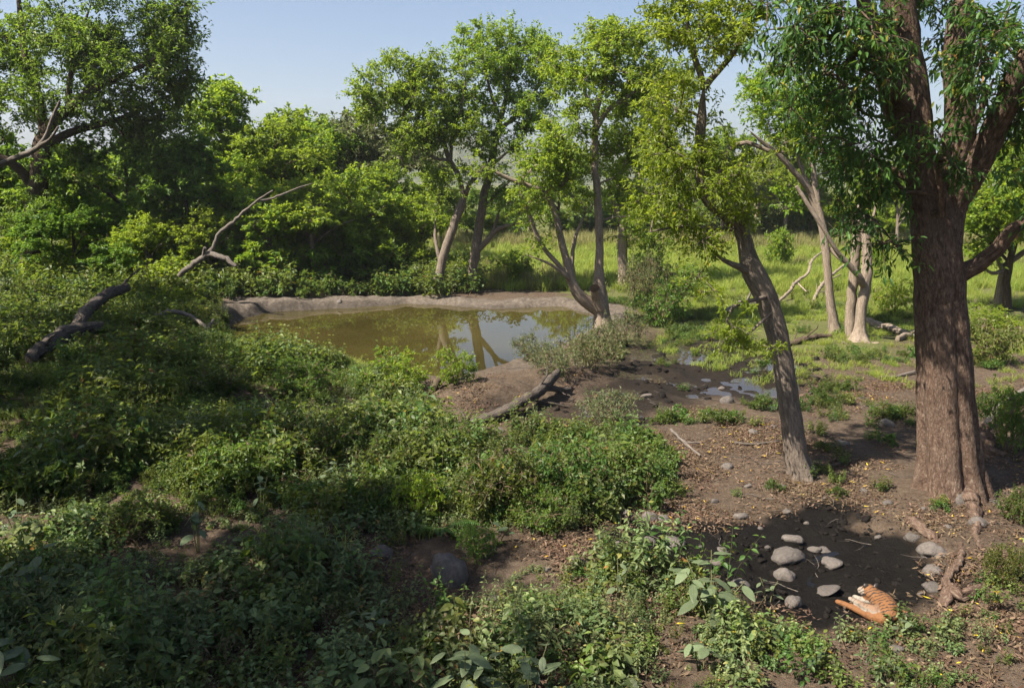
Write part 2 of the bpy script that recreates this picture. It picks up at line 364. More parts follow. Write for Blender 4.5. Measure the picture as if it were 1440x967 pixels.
# ------------------------------------------------------------------ scene graph helpers
def link(o): COL.objects.link(o); return o
def tag(o, label=None, cat=None, group=None, kind=None):
    if label: o['label'] = label
    if cat: o['category'] = cat
    if group: o['group'] = group
    if kind: o['kind'] = kind
    return o
def thing(name, label, cat, loc=(0, 0, 0), rz=0.0, group=None, scale=None):
    o = link(bpy.data.objects.new(name, None)); o.location = [float(a) for a in loc]; o.rotation_euler = (0, 0, rz)
    if scale is not None: o.scale = scale if isinstance(scale, (tuple, list)) else (scale,) * 3
    o.empty_display_size = 0.3
    return tag(o, label, cat, group)
def part(name, me, parent=None, label=None):
    o = link(bpy.data.objects.new(name, me)); o.parent = parent
    if label: o['label'] = label
    if name in ('crown', 'branches', 'foliage') and parent is not None: o['kind'] = 'stuff'
    return o
def copy_tree(root, loc, rz, scale, label, group=None, name=None):
    c = root.copy(); link(c); c.location = [float(a) for a in loc]; c.rotation_euler = (0, 0, rz)
    c.scale = scale if isinstance(scale, (tuple, list)) else (scale,) * 3
    c['label'] = label
    if group: c['group'] = group
    elif 'group' in c: del c['group']
    for ch in root.children:
        k = ch.copy(); link(k); k.parent = c
    return c

# ------------------------------------------------------------------ ground, hills, water
def axis(lo, a, b, hi, step, grow=1.13):
    m = list(np.arange(a, b + 1e-6, step)); s = step
    while m[-1] < hi: s *= grow; m.append(m[-1] + s)
    s = step
    while m[0] > lo: s *= grow; m.insert(0, m[0] - s)
    return np.array(m)
gx = axis(-1800, -20, 26, 1800, 0.17); gy = axis(-300, 9, 58, 2600, 0.17)
X, Y = np.meshgrid(gx, gy); Z = terrain(X.ravel(), Y.ravel())
mb = MB(); nx, ny = len(gx), len(gy)
idx = np.arange(nx * ny).reshape(ny, nx)
a, b, c, d = idx[:-1, :-1].ravel(), idx[:-1, 1:].ravel(), idx[1:, 1:].ravel(), idx[1:, :-1].ravel()
mb.add(np.stack([X.ravel(), Y.ravel(), Z], 1), np.concatenate([np.stack([a, b, c], 1), np.stack([a, c, d], 1)]))
gme = mb.mesh('ground', M['ground'], True, attrs=())
xr, yr = X.ravel(), Y.ravel(); pxr, pyr = proj(xr, np.maximum(yr, 4), np.zeros_like(xr))
wob = 0.5 * fbm(xr * 0.9, yr * 0.9, 21, 4)
dm = polysd(xr, yr, MUD) + wob * 2.4 - .15
ds = polysd(xr, yr, STREAM) + wob * 1.6
dp = polysd(xr, yr, POND) + wob * 0.6
mudw = 1 - sstep(-0.35, 0.35, dm)
mudw = np.maximum(mudw, 0.85 * (1 - sstep(-0.9, 0.6, ds)))
mudw = np.maximum(mudw, 0.35 * (1 - sstep(0.05, 0.5, dp)))
mnd = np.exp(-((xr - P(760, 580)[0]) / 3.2) ** 2 - ((yr - P(760, 580)[1]) / 1.7) ** 2)
mudw = np.maximum(mudw, 0.6 * sstep(0.3, 0.8, mnd + 0.4 * wob))
bankw = (1 - sstep(1.0, 2.2, np.abs(dp - 0.7) + 1.1 * wob)) * (0.35 + 0.65 * sstep(43, 46, yr) + 0.3 * (xr > 0))
bankw = np.maximum(bankw, np.exp(-((xr - P(1400, 425)[0]) / 5) ** 2 - ((yr - P(1400, 425)[1]) / 2.2) ** 2))
grass_px = [(560, 340), (3000, 338), (3000, 470), (1440, 440), (1300, 455), (1230, 500), (1090, 490), (1000, 470), (900, 440), (870, 420), (700, 400), (560, 400)]
gw = np.maximum(sstep(56, 60, yr) * 0.95, 0.8 * inpoly(pxr, pyr, grass_px))
gw = np.where(yr < 4, 0.4, gw) * (1 - np.clip(bankw, 0, 1))
gw = np.maximum(gw, 0.55 * sstep(0.0, 0.5, wob + 0.25) * sstep(33, 37, yr) * (xr > 3) * (1 - bankw.clip(0, 1)))
for nm, arr in (('mud', mudw), ('bank', np.clip(bankw, 0, 1)), ('green', np.clip(gw, 0, 1))):
    at = gme.attributes.new(nm, 'FLOAT', 'POINT'); at.data.foreach_set('value', arr.astype(np.float32))
tag(part('ground', gme), 'brown earth with churned black mud, banks and grassy flats', None, kind='structure')

def sheet(name, poly, z, mat, label, grow=1.0):
    me = bpy.data.meshes.new(name)
    c = np.mean(poly, 0); pts = [(*(c + (np.array(p) - c) * grow), z) for p in poly]
    me.from_pydata([tuple(map(float, p)) for p in pts], [], [list(range(len(pts)))]); me.materials.append(mat)
    return tag(part(name, me), label, None, kind='structure')
sheet('pond_water', POND, ZP, M['pond'], 'murky olive pond water mirroring trees and sky', 1.12)
sheet('stream_water', STREAM, -0.06, M['puddle'], 'shallow puddles of the trickling stream between grass tufts', 1.0)
sheet('mud_pool_water', MUD, -0.235, M['blackwater'], 'black water standing in the churned mud wallow', 0.97)

def hill_material():
    m = NT('forested_slope'); g = m.n('ShaderNodeNewGeometry').outputs['Position']
    n1 = m.noise(g, 0.05, 6, 0.6); n2 = m.noise(g, 0.25, 4, 0.6)
    c = m.ramp(n1, [(0.35, (0.04, 0.06, 0.022)), (0.55, (0.10, 0.11, 0.05)), (0.75, (0.19, 0.16, 0.10))])
    c = m.mix(m.ramp(n2, [(0.35, 0.6), (0.6, 0.0)]), c, (0.025, 0.04, 0.015))
    m.l(c, m.b.inputs['Base Color']); m.b.inputs['Roughness'].default_value = 1.0
    m.l(m.bump(n2, 1.0, 6.0, m.bump(n1, 1.0, 14.0)), m.b.inputs['Normal']); return m.m
hx = np.linspace(-1500, 1700, 150); hy = np.linspace(820, 1900, 50)
HX, HY = np.meshgrid(hx, hy); t = (HY - 820) / 1080
ridge = 38 + 22 * fbm(HX / 420, HY / 900, 31, 3) + 62 * np.exp(-((HX + 155) / 130) ** 2) + 14 * np.exp(-((HX - 480) / 250) ** 2)
HZ = ridge * np.sin(np.clip(t * 1.5, 0, 1) * math.pi / 2) * (1 - 0.4 * sstep(0.6, 1, t)) + 16 * fbm(HX / 60, HY / 60, 33, 4) * sstep(0, 0.2, t) - 2
mb = MB(); idx = np.arange(HX.size).reshape(HX.shape)
a, b, c, d = idx[:-1, :-1].ravel(), idx[:-1, 1:].ravel(), idx[1:, 1:].ravel(), idx[1:, :-1].ravel()
mb.add(np.stack([HX.ravel(), HY.ravel(), HZ.ravel()], 1), np.concatenate([np.stack([a, b, c], 1), np.stack([a, c, d], 1)]))
tag(part('hills', mb.mesh('hills', hill_material(), True, attrs=())), 'hazy wooded ridge far behind the trees', None, kind='structure')

# ------------------------------------------------------------------ trees
class Tree:
    def __init__(s, seed): s.rng = np.random.RandomState(seed); s.p = []; s.par = []; s.r = []; s.stems = []
    def node(s, p, par, r): s.p.append(np.asarray(p, float)); s.par.append(par); s.r.append(r); return len(s.p) - 1
    def stem(s, pts, step=0.45, jit=0.10, attach=True):
        """pts: rows x,y,z,r : a limb laid out by hand"""
        q = spline(pts, step, jit, s.rng); par = -1; start = 0
        if s.p and attach:
            A = np.array(s.p); par = int(np.argmin(np.linalg.norm(A - q[0, :3], axis=1)))
            if np.linalg.norm(A[par] - q[0, :3]) < 0.05: start = 1
            else: q = np.concatenate([[np.append(A[par], q[0, 3])], q]); start = 1
        first = par; last = par
        for k in range(start, len(q)): last = s.node(q[k, :3], last, q[k, 3])
        s.stems.append((q, first)); return last
    def grow(s, clumps, rtip=0.012, skip_low=0.0):
        """carry a branch to every clump from the nearest wood"""
        rng = s.rng; C = np.asarray(clumps, float)
        fixed = len(s.p)
        A = np.array(s.p); zmin = A[:, 2].min() + skip_low
        ok = [i for i in range(fixed) if s.p[i][2] >= zmin] or list(range(fixed))
        dist = np.array([np.min(np.linalg.norm(A[ok] - c, axis=1)) for c in C]); order = np.argsort(dist)
        new = []; s.tips = []
        cand = list(ok)
        for k in order:
            c = C[k]; Q = np.array([s.p[i] for i in cand])
            cost = np.linalg.norm(Q - c, axis=1) + 0.7 * np.maximum(0, Q[:, 2] - c[2])
            par = cand[int(np.argmin(cost))]; a = s.p[par]; L = np.linalg.norm(c - a)
            ctrl = a + (c - a) * 0.5 + np.array([0, 0, 0.18 * L]) + rng.normal(0, 0.10, 3) * L
            n = max(2, int(L / 0.5)); last = par
            for t in (np.arange(n) + 1) / n:
                q = (1 - t) ** 2 * a + 2 * t * (1 - t) * ctrl + t * t * c
                if t < 1: q = q + rng.normal(0, 0.035, 3) * min(L, 2)
                last = s.node(q, last, None); new.append((last)); cand.append(last)
            s.tips.append((last, k))
        cnt = np.zeros(len(s.p)); 
        for i, k in s.tips: cnt[i] += 1
        for i in range(len(s.p) - 1, fixed - 1, -1):
            cnt[s.par[i]] += cnt[i]
        s.br = []
        kids = {}
        for i in range(fixed, len(s.p)): s.r[i] = rtip * max(1, cnt[i]) ** 0.55; kids.setdefault(s.par[i], []).append(i)
        # chains
        starts = [(pp, ch) for pp in kids for ch in kids[pp] if pp < fixed or ch != max(kids[pp], key=lambda j: cnt[j])]
        for pp, ch in starts:
            chain = [pp, ch]
            while chain[-1] in kids: chain.append(max(kids[chain[-1]], key=lambda j: cnt[j]))
            pts = np.array([s.p[i] for i in chain]); rr = np.array([s.r[i] for i in chain], float); rr[0] = min(rr[0], rr[1] * 1.25)
            s.br.append((pts, rr))
    def wood(s, mb, sides=9, rmods=None):
        for k, (q, first) in enumerate(s.stems):
            rm = rmods[k] if rmods and k < len(rmods) else None
            tube(mb, q[:, :3], q[:, 3], sides if rm is None else 64, rm)
    def branches(s, mb, sides=5):
        for pts, rr in s.br: tube(mb, pts, rr, sides if rr.max() > 0.03 else 4, cap1=False)

def twigs(mb, P4, rad):
    """many short three-sided tubes at once; P4 is (K, n, 3)"""
    K, n, _ = P4.shape
    if K == 0: return
    tg = unit(P4[:, -1] - P4[:, 0]); u = unit(np.cross(tg, [0.31, 0.87, 0.12])); w = np.cross(tg, u)
    th = np.arange(3) * 2.0944; off = np.cos(th)[None, :, None] * u[:, None] + np.sin(th)[None, :, None] * w[:, None]
    V = P4[:, :, None, :] + off[:, None] * np.asarray(rad)[None, :, None, None]
    b = (np.arange(K) * n * 3)[:, None]; T = []
    for i in range(n - 1):
        for j in range(3):
            a_, c_ = i * 3 + j, i * 3 + (j + 1) % 3
            T += [b + [a_, c_, c_ + 3], b + [a_, c_ + 3, a_ + 3]]
    mb.add(V.reshape(-1, 3), np.concatenate(T), V.reshape(-1, 3) * 2.0)
def foliage(mb, wmb, centers, R, nleaf, L, Wd, rng, shape='diamond', ntwig=9, droop=0.2, updir=0.35, flat=0.7, hang=0.0, tw=0.006):
    """twigs spraying out of each clump centre, leaves set along them"""
    C = np.asarray(centers, float); n = len(C); k = ntwig; per = max(3, nleaf // ntwig)
    Rk = R * rng.uniform(0.65, 1.3, (n, 1)); base = rng.uniform(-0.2, 0.2, (n, 1, 1))
    v = rng.normal(0, 1, (n, k, 3)); v[..., 2] = v[..., 2] * flat + updir - hang; v = unit(v); l = (Rk * rng.uniform(0.5, 1.2, (n, k)))[..., None]
    sag = np.zeros((n, k, 3)); sag[..., 2] = (-0.12 - 0.25 * hang) * l[..., 0]
    t = np.linspace(0, 1, 4)[None, None, :, None]
    P4 = C[:, None, None] + (v * l)[:, :, None] * t + sag[:, :, None] * t * t + rng.normal(0, 1, (n, k, 4, 3)) * 0.03 * l[:, :, None] * t
    if wmb is not None: twigs(wmb, P4.reshape(-1, 4, 3), [tw * 1.6, tw * 1.3, tw, tw * 0.5])
    tt = rng.uniform(0.15, 1.05, (n, k, per)) ** 0.8; seg = np.clip(tt * 3, 0, 2.999); i0 = seg.astype(int); f = (seg - i0)[..., None]
    a0 = np.take_along_axis(P4, i0[..., None].repeat(3, -1), 2); a1 = np.take_along_axis(P4, np.minimum(i0 + 1, 3)[..., None].repeat(3, -1), 2)
    pos = a0 * (1 - f) + a1 * f + rng.normal(0, 1, (n, k, per, 3)) * 0.07 * Rk[:, :, None, None]
    d = unit(rng.normal(0, 0.8, pos.shape) + v[:, :, None] * 0.7 + np.array([0, 0, -0.25 - hang]))
    nr = unit(rng.normal(0, 0.6, pos.shape) + np.array([0, 0, 1.0]) + v[:, :, None] * 0.25)
    sz = rng.uniform(0.6, 1.3, (n, k, per))
    tint = np.clip(0.5 + base + rng.normal(0, 0.2, sz.shape), 0, 0.96); tint = np.where(rng.rand(*sz.shape) < 0.006, 1.0, tint)
    keep = rng.rand(*sz.shape).ravel() < 0.92; q = lambda A: A.reshape(-1, 3)[keep]
    leaves(mb, q(pos), q(d), q(nr), (L * sz).ravel()[keep], (Wd * sz).ravel()[keep], shape, tint.ravel()[keep], droop=droop)

def ell(Yc, blobs, rng):
    """clump centres in ellipsoids: (px, py, rx, ry, n, dY, rY)"""
    out = []
    for px, py, rx, ry, n, dY, rY in blobs:
        v = unit(rng.normal(0, 1, (n, 3))) * (rng.uniform(0, 1, (n, 1)) ** 0.42)
        for q in v: out.append(PD(px + q[0] * rx, py - q[2] * ry, Yc + dY + q[1] * rY))
    return np.array(out)

def px_stem(Yc, pts):
    o = []
    for p in pts:
        dY = p[3] if len(p) > 3 else 0.0
        q = PD(p[0], p[1], Yc + dY); o.append([*q, p[2] * 0.5 * mpp(Yc + dY)])
    return np.array(o)

def tree_px(name, label, base, stems, blobs, bark, leaf, seed, R=0.9, nleaf=380, L=0.2, Wd=0.11, shape='diamond', ntwig=10,
            rmods=None, rtip=0.012, sides=10, droop=0.2, updir=0.35, hang=0.0, skip=1.5, cat='tree', dYbase=0.0, tw=0.006, leaf_name='crown', blunt=False):
    g = G(*base); Yc = g[1] + dYbase
    T = Tree(seed)
    for k, s in enumerate(stems):
        q = px_stem(Yc, s)
        if k == 0: q[0, :3] = [q[0, 0], q[0, 1], hz(q[0, 0], q[0, 1]) - 0.12]
        if not blunt: q[-1, 3] = min(q[-1, 3], 0.02)
        T.stem(q)
    C = ell(Yc, blobs, T.rng)
    if not blunt:
        C = np.concatenate([C] + [q[[-1, -1], :3] + T.rng.normal(0, 0.35, (2, 3)) for q, f in T.stems[1:]])
    T.grow(C, rtip, skip)
    org = (g[0], Yc, g[2]); th = thing(name, label, cat, org)
    w = MB(); T.wood(w, sides, rmods); part('trunk', w.mesh('trunk', bark, True, org), th)
    b = MB(); T.branches(b); cr = MB()
    tips = [T.p[i] for i, k in T.tips]
    foliage(cr, b, tips, R, nleaf, L, Wd, T.rng, shape, ntwig, droop, updir, 0.7, hang, tw)
    part('branches', b.mesh('branches', bark, True, org), th)
    part(leaf_name, cr.mesh('crown', leaf, False, org), th)
    return th

# the big tree on the right, with fluted, buttressed foot
def flute(th, t, p):
    z = max(p[2], 0); k = math.exp(-z / 0.7); a = th + 0.35 * np.sin(2 * th + 0.6) + 0.04 * math.sin(z)
    crease = np.abs(np.sin(3.5 * a + 0.4)) ** 0.6; fine = np.abs(np.sin(8.5 * a + 1.1 + 0.12 * z)) ** 0.7
    m = math.exp(-z / 3.2)
    return 1 + (0.06 + 0.30 * m) * (crease - 0.72) + 0.07 * (fine - 0.7) + 0.05 * np.cos(2 * a + 0.4 * z) + k * (0.05 + 0.55 * np.clip(crease - 0.45, 0, 1))
tree_px('banyan_tree', 'massive dark tree with fluted trunk and buttressed foot at the right', (1335, 688),
    [[(1336, 700, 80), (1335, 660, 76), (1332, 600, 73), (1328, 530, 70), (1323, 460, 67), (1320, 400, 65), (1317, 350, 62), (1317, 310, 54), (1318, 270, 34), (1319, 240, 12)],
     [(1309, 372, 44), (1303, 320, 44), (1297, 250, 40.9), (1290, 190, 40.0), (1284, 120, 39.1), (1272, 50, 37.2), (1262, -30, 40.9), (1250, -140, 31.6)],
     [(1326, 372, 44), (1331, 315, 44), (1343, 250, 41.9), (1350, 180, 39.1), (1347, 110, 37.2), (1350, 40, 35.3), (1362, -60, 31.6, 1.0)],
     [(1296, 215, 31.6), (1262, 165, 31.6), (1245, 100, 29.8, -.5), (1226, 40, 27.9, -1), (1200, -40, 22.3, -1.5)],
     [(1340, 285, 42.8), (1372, 235, 37.2, -.5), (1400, 180, 33.5, -1), (1425, 120, 31.6, -1.5), (1460, 60, 26.0, -2), (1500, -20, 20.5, -2.5)],
     [(1345, 388, 27.9), (1376, 372, 23.2, -.3), (1402, 350, 20.5, -.6), (1425, 322, 18.6, -.9), (1470, 296, 14.9, -1.3)],
     [(1326, 300, 12.1, -.75), (1322, 250, 12.1, -.9), (1318, 228, 10.2, -1), (1338, 190, 11.2, -1.1), (1352, 150, 9.3, -1.2), (1366, 95, 7.4, -1.3)],
     [(1326, 252, 12.1, -.8), (1352, 222, 12.1, -1.1), (1362, 190, 10.2, -1.3), (1378, 160, 9.3, -1.5), (1398, 110, 7.4, -1.8)],
     [(1275, 150, 16.7, -.6), (1235, 90, 14.9, -1), (1190, 62, 11.2, -1.6), (1130, 42, 7.4, -2.2)],
     [(1282, 250, 14.0, 1), (1225, 232, 11.2, 1.5), (1170, 226, 9.3, 1.8), (1150, 190, 6.5, 2)]],
    [(1130, 40, 90, 70, 34, -1.5, 2.0), (1220, 70, 80, 90, 30, -1.2, 2.0), (1180, 160, 80, 70, 26, -0.5, 1.8), (1235, 240, 60, 60, 18, -0.6, 1.4),
     (1340, 40, 110, 60, 26, 0.5, 2.4), (1410, 60, 60, 90, 22, -2.2, 1.5), (1425, 190, 40, 70, 12, -1.4, 1.4), (1330, 200, 60, 60, 8, -1.6, 0.6),
     (1200, 300, 45, 26, 7, -0.6, 1.0), (1280, -120, 240, 110, 60, 0, 4), (1480, 150, 60, 120, 20, 0, 3), (1255, 345, 22, 14, 3, -1.0, 0.5)],
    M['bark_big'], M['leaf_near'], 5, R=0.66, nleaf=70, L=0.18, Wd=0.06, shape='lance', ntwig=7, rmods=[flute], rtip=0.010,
    sides=16, droop=0.3, updir=0.1, hang=0.45, skip=5.2, tw=0.005)

# the leaning tree in the middle of the bare ground
def foot(k):
    def f(th, t, p): 
        e = math.exp(-max(p[2], 0) / 0.35)
        return 1 + k * e * (0.5 + 0.6 * np.cos(5 * th + 1)) + 0.05 * np.cos(3 * th + p[2])
    return f
tree_px('leaning_tree', 'slender tree leaning left over the bare ground, green crown at its top', (1125, 668),
    [[(1127, 676, 35.2), (1121, 640, 32.6), (1113, 590, 30.8), (1103, 530, 29.9), (1093, 470, 29.9), (1078, 420, 30.8), (1062, 385, 31.7), (1050, 352, 22.9), (1043, 325, 20.2), (1020, 298, 19.4), (998, 284, 16.7), (986, 262, 14.1), (984, 215, 13.2), (986, 165, 13.2), (990, 122, 14.1)],
     [(1062, 385, 15), (1040, 376, 10, -.2), (1018, 366, 6, -.5), (1000, 352, 4, -.6)],
     [(990, 126, 9.7), (978, 84, 7.9), (968, 40, 6.2), (960, -20, 4.4)], [(990, 124, 9.7), (1012, 98, 7.9, -.2), (1040, 62, 6.2, -.5), (1060, 10, 4.4, -.7)],
     [(1044, 330, 8.8), (1048, 300, 6.2, -.2), (1036, 280, 5.3, -.3), (1040, 240, 4.4, -.4)], [(1000, 284, 7.9), (1012, 245, 6.2, -.3), (1024, 212, 6.2, -.4), (1050, 200, 6.2, -.5), (1080, 212, 5.3, -.6), (1112, 214, 3.5, -.7)],
     [(1075, 418, 7.0, -.3), (1050, 424, 5.3, -.6), (1030, 432, 4.4, -.8), (1022, 452, 3.5, -1)], [(1085, 440, 5.3, -.2), (1060, 462, 3.5, -.6), (1042, 478, 3.5, -.9)],
     [(1046, 322, 6.2), (1010, 322, 5.3, -.3), (960, 318, 4.4, -.6), (915, 326, 3.5, -.8)]],
    [(960, 30, 60, 60, 26, -0.3, 1.6), (1030, 40, 50, 45, 18, -0.3, 1.4), (960, 130, 55, 45, 18, 0, 1.4), (935, 215, 55, 50, 20, -0.4, 1.3), (1000, 235, 45, 40, 14, -0.6, 0.9),
     (925, 300, 52, 36, 13, -0.6, 1.1), (975, 340, 36, 22, 5, -0.7, 0.7), (1040, 285, 28, 24, 6, -0.5, 0.5), (1022, 470, 22, 22, 6, -1.0, 0.35), (1000, -60, 110, 60, 24, 0, 2)],
    M['bark_brown'], M['leaf_lime'], 11, R=0.55, nleaf=150, L=0.125, Wd=0.052, shape='diamond', ntwig=9, rmods=[foot(0.35)], rtip=0.007, sides=14, hang=0.25, skip=3.2, tw=0.004)

# hollow tree on the pond's right shore
tree_px('hollow_tree', 'tree with a hollow broken stub and several stems on the pond shore', (846, 458),
    [[(848, 466, 27.2), (846, 445, 22.9), (844, 415, 21.2), (842, 385, 14.4), (843, 350, 11.0), (842, 300, 11.0), (838, 250, 10.2), (836, 210, 9.3), (838, 170, 8.5), (845, 135, 6.8), (853, 95, 6.0), (856, 60, 4.2)],
     [(838, 432, 22.1), (822, 422, 18.7, -.3), (806, 402, 14.4, -.5), (796, 365, 11.0, -.5), (786, 325, 9.3, -.5), (776, 288, 8.5, -.6), (760, 268, 7.6, -.8), (735, 258, 6.0, -1), (705, 246, 5.1, -1.2), (682, 232, 3.4, -1.3)],
     [(806, 402, 7.6, -.5), (785, 372, 6.8, -1), (762, 345, 6.0, -1.2), (745, 305, 5.1, -1.3), (732, 270, 4.2, -1.4)], [(806, 400, 6.8), (805, 362, 6.0, .3), (810, 330, 5.1, .4), (824, 300, 5.1, .5)],
     [(800, 392, 5.1, -.8), (775, 372, 4.2, -1.2), (740, 358, 3.4, -1.4)], [(838, 185, 6.8), (855, 155, 6.8), (880, 138, 6.0), (905, 120, 4.2)], [(840, 172, 5.1), (826, 140, 5.1), (815, 110, 3.4)],
     [(852, 130, 5.1), (850, 90, 4.2), (862, 60, 3.4)]],
    [(820, 110, 60, 55, 36, 0, 2.2), (880, 90, 55, 50, 30, 0, 2.2), (850, 55, 50, 22, 14, 0, 1.4), (905, 160, 40, 50, 20, 0.5, 1.8), (790, 190, 45, 45, 18, -0.5, 1.6), (760, 225, 50, 32, 16, -1, 1.2),
     (800, 260, 35, 30, 12, -0.8, 1.0), (870, 225, 40, 55, 18, 0.5, 1.6), (735, 300, 25, 22, 4, -1.3, .8), (890, 300, 25, 40, 8, .5, 1.2)],
    M['bark_pale'], M['leaf_lime'], 17, R=0.95, nleaf=180, L=0.19, Wd=0.10, ntwig=10, sides=12, rmods=[foot(0.3)], skip=4)

# two trees on the far bank
tree_px('bank_tree', 'left of the two trees on the far mud bank, trunk leaning right', (613, 413),
    [[(611, 418, 17.6), (618, 385, 13.6), (628, 345, 12.8), (640, 312, 12.0), (650, 285, 12.0), (655, 272, 9.6)],
     [(652, 275, 7.2), (644, 245, 7.2), (632, 225, 7.2), (622, 195, 5.6), (605, 165, 4.8), (585, 150, 3.2)], [(654, 274, 7.2), (664, 255, 6.4), (682, 238, 6.4, .4), (700, 225, 4.8, .8), (725, 205, 3.2, 1)],
     [(632, 225, 4.8), (610, 222, 4.0, -.4), (585, 205, 3.2, -.6)], [(634, 228, 4.8), (636, 190, 4.8), (648, 150, 4.0), (655, 110, 3.2)], [(618, 365, 5.6), (612, 330, 4.8, .5), (614, 295, 4.0, .8)]],
    [(550, 130, 55, 40, 30, 0, 2.4), (520, 155, 30, 22, 10, -.3, 1.4), (610, 125, 55, 48, 34, 0, 2.6), (640, 180, 60, 45, 34, 0, 2.4), (590, 195, 45, 30, 18, -.5, 1.8), (575, 90, 40, 14, 8, 0, 1.2), (625, 250, 40, 25, 9, -.5, 1.4)],
    M['bark_brown'], M['leaf_mid'], 23, R=1.05, nleaf=190, L=0.22, Wd=0.115, ntwig=10, skip=5)
tree_px('bank_tree', 'right of the two trees on the far mud bank, tallest crown', (664, 409),
    [[(661, 413, 17.6), (664, 385, 14.4), (669, 350, 14.4), (674, 315, 12.8), (681, 275, 12.0), (690, 235, 10.4), (697, 195, 8.8), (706, 160, 7.2), (715, 120, 5.6), (712, 80, 4.0)],
     [(672, 352, 8.0), (684, 340, 8.0, -.4), (700, 322, 6.4, -.6), (720, 316, 4.8, -.8), (752, 309, 3.2, -1)], [(690, 335, 4.8, -.5), (700, 305, 4.0, -.6), (706, 275, 3.2, -.7)], [(684, 290, 4.8), (700, 270, 4.0, -.6), (718, 255, 3.2, -1)],
     [(700, 185, 6.4), (728, 160, 5.6, .5), (752, 130, 4.8, .8), (765, 95, 3.2, 1)], [(704, 170, 5.6), (690, 130, 4.8, -.4), (680, 90, 3.2, -.5)]],
    [(690, 70, 60, 42, 40, 0, 2.6), (750, 70, 38, 42, 24, .3, 2.2), (720, 130, 62, 48, 38, 0, 2.6), (660, 150, 40, 50, 18, .6, 2), (745, 190, 40, 40, 15, 0, 1.8), (700, 215, 34, 30, 9, -.4, 1.4), (720, 280, 30, 25, 7, -.8, 1.0)],
    M['bark_brown'], M['leaf_mid'], 29, R=1.05, nleaf=190, L=0.22, Wd=0.115, ntwig=10, skip=6)

# tree behind the hollow one
tree_px('round_tree', 'tree with short pale trunk standing behind the hollow tree', (876, 405),
    [[(876, 412, 19), (877, 385, 15), (875, 350, 14), (878, 310, 12), (890, 270, 11), (905, 230, 9), (920, 180, 7)], [(877, 320, 9), (862, 280, 7), (850, 240, 5)], [(880, 300, 8), (905, 285, 7, .5), (935, 270, 5, 1)], [(905, 230, 6), (925, 225, 5, 1), (955, 205, 4, 1.6)]],
    [(900, 190, 70, 70, 40, 1, 3.2), (930, 260, 60, 50, 26, 1, 2.6), (870, 270, 40, 35, 14, .5, 2), (930, 120, 55, 40, 20, 1, 2.5), (905, 330, 40, 28, 10, 0, 1.6)],
    M['bark_pale'], M['leaf_mid'], 31, R=1.1, nleaf=190, L=0.24, Wd=0.13, ntwig=10, skip=5)

# pale trees over the stream
tree_px('pale_tree', 'pale curved tree with bare forking boughs beside the broken twin trunk', (1176, 470),
    [[(1176, 475, 18.7), (1173, 455, 14.4), (1167, 420, 11.9), (1164, 380, 11.0), (1160, 340, 11.0), (1152, 300, 11.0), (1138, 268, 9.3), (1112, 236, 7.6, -.3), (1092, 216, 6.8, -.5), (1072, 200, 5.1, -.7), (1055, 185, 3.4, -.9)],
     [(1150, 295, 9.3), (1147, 262, 9.3), (1143, 235, 7.6), (1148, 200, 6.0), (1140, 160, 4.2)], [(1143, 275, 7.6), (1132, 250, 6.0, .3), (1122, 215, 5.1, .4), (1126, 180, 3.4, .5)], [(1168, 350, 6.0), (1180, 362, 6.0, -.2), (1196, 372, 6.8, -.3), (1206, 380, 6.8, -.4)]],
    [(1120, 160, 60, 45, 24, .3, 2.4), (1170, 150, 55, 60, 24, .5, 2.4), (1085, 130, 45, 45, 16, .5, 2), (1165, 235, 36, 32, 9, .6, 1.6), (1120, 280, 30, 20, 3, .6, 1)],
    M['bark_pale'], M['leaf_lime'], 37, R=0.85, nleaf=230, L=0.19, Wd=0.09, ntwig=9, skip=6, rmods=[foot(0.4)])
tree_px('broken_tree', 'twin trunk of broken pale tree with spreading roots on the grassy mound', (1202, 478),
    [[(1208, 487, 30), (1210, 465, 16.8), (1212, 430, 14.4), (1217, 395, 16.0), (1219, 360, 13.6), (1217, 325, 11.2), (1213, 298, 8.8)],
     [(1197, 474, 17.6, .7), (1196, 440, 14.4, .7), (1199, 400, 13.6, .6), (1204, 350, 13.6, .5), (1208, 305, 12.8, .4), (1209, 288, 11.2, .4)],
     [(1213, 400, 9.6, -.3), (1208, 388, 8.8, -.5), (1190, 368, 8.0, -.7), (1176, 352, 6.4, -.8), (1168, 338, 5.6, -.9), (1148, 306, 6.4, -.9), (1120, 262, 4.8, -.8)],
     [(1219, 330, 5.6), (1228, 305, 4.0), (1232, 285, 3.2)], [(1209, 486, 9), (1222, 484, 6, -.4), (1236, 482, 2.4, -.6)], [(1207, 486, 8, -.2), (1196, 486, 6, -.5), (1184, 481, 2.4, -.6)], [(1208, 487, 9, -.2), (1210, 492, 6, -.7), (1216, 497, 3, -1.1)]],
    [(1232, 260, 26, 22, 6, .4, 1.2), (1215, 270, 20, 14, 3, .4, 1)],
    M['bark_pale'], M['leaf_mid'], 41, R=0.8, nleaf=230, L=0.19, Wd=0.09, ntwig=8, skip=5, rmods=[foot(0.5)], blunt=True)
tree_px('crooked_tree', 'small crooked pale tree on bare ground at the right edge', (1405, 432),
    [[(1404, 437, 20), (1406, 415, 13), (1410, 390, 12), (1412, 372, 12)], [(1412, 374, 9), (1424, 366, 8), (1444, 352, 7), (1480, 330, 5)], [(1410, 378, 8), (1402, 360, 6), (1398, 340, 5), (1404, 300, 4)], [(1411, 380, 6), (1395, 384, 5, -.5), (1378, 372, 4, -.8)]],
    [(1400, 270, 40, 40, 14, 0, 2.4), (1450, 290, 45, 40, 14, 0, 2.4), (1425, 220, 40, 30, 10, 0, 2)],
    M['bark_pale'], M['leaf_lime'], 43, R=0.9, nleaf=260, L=0.2, Wd=0.10, ntwig=9, skip=3)

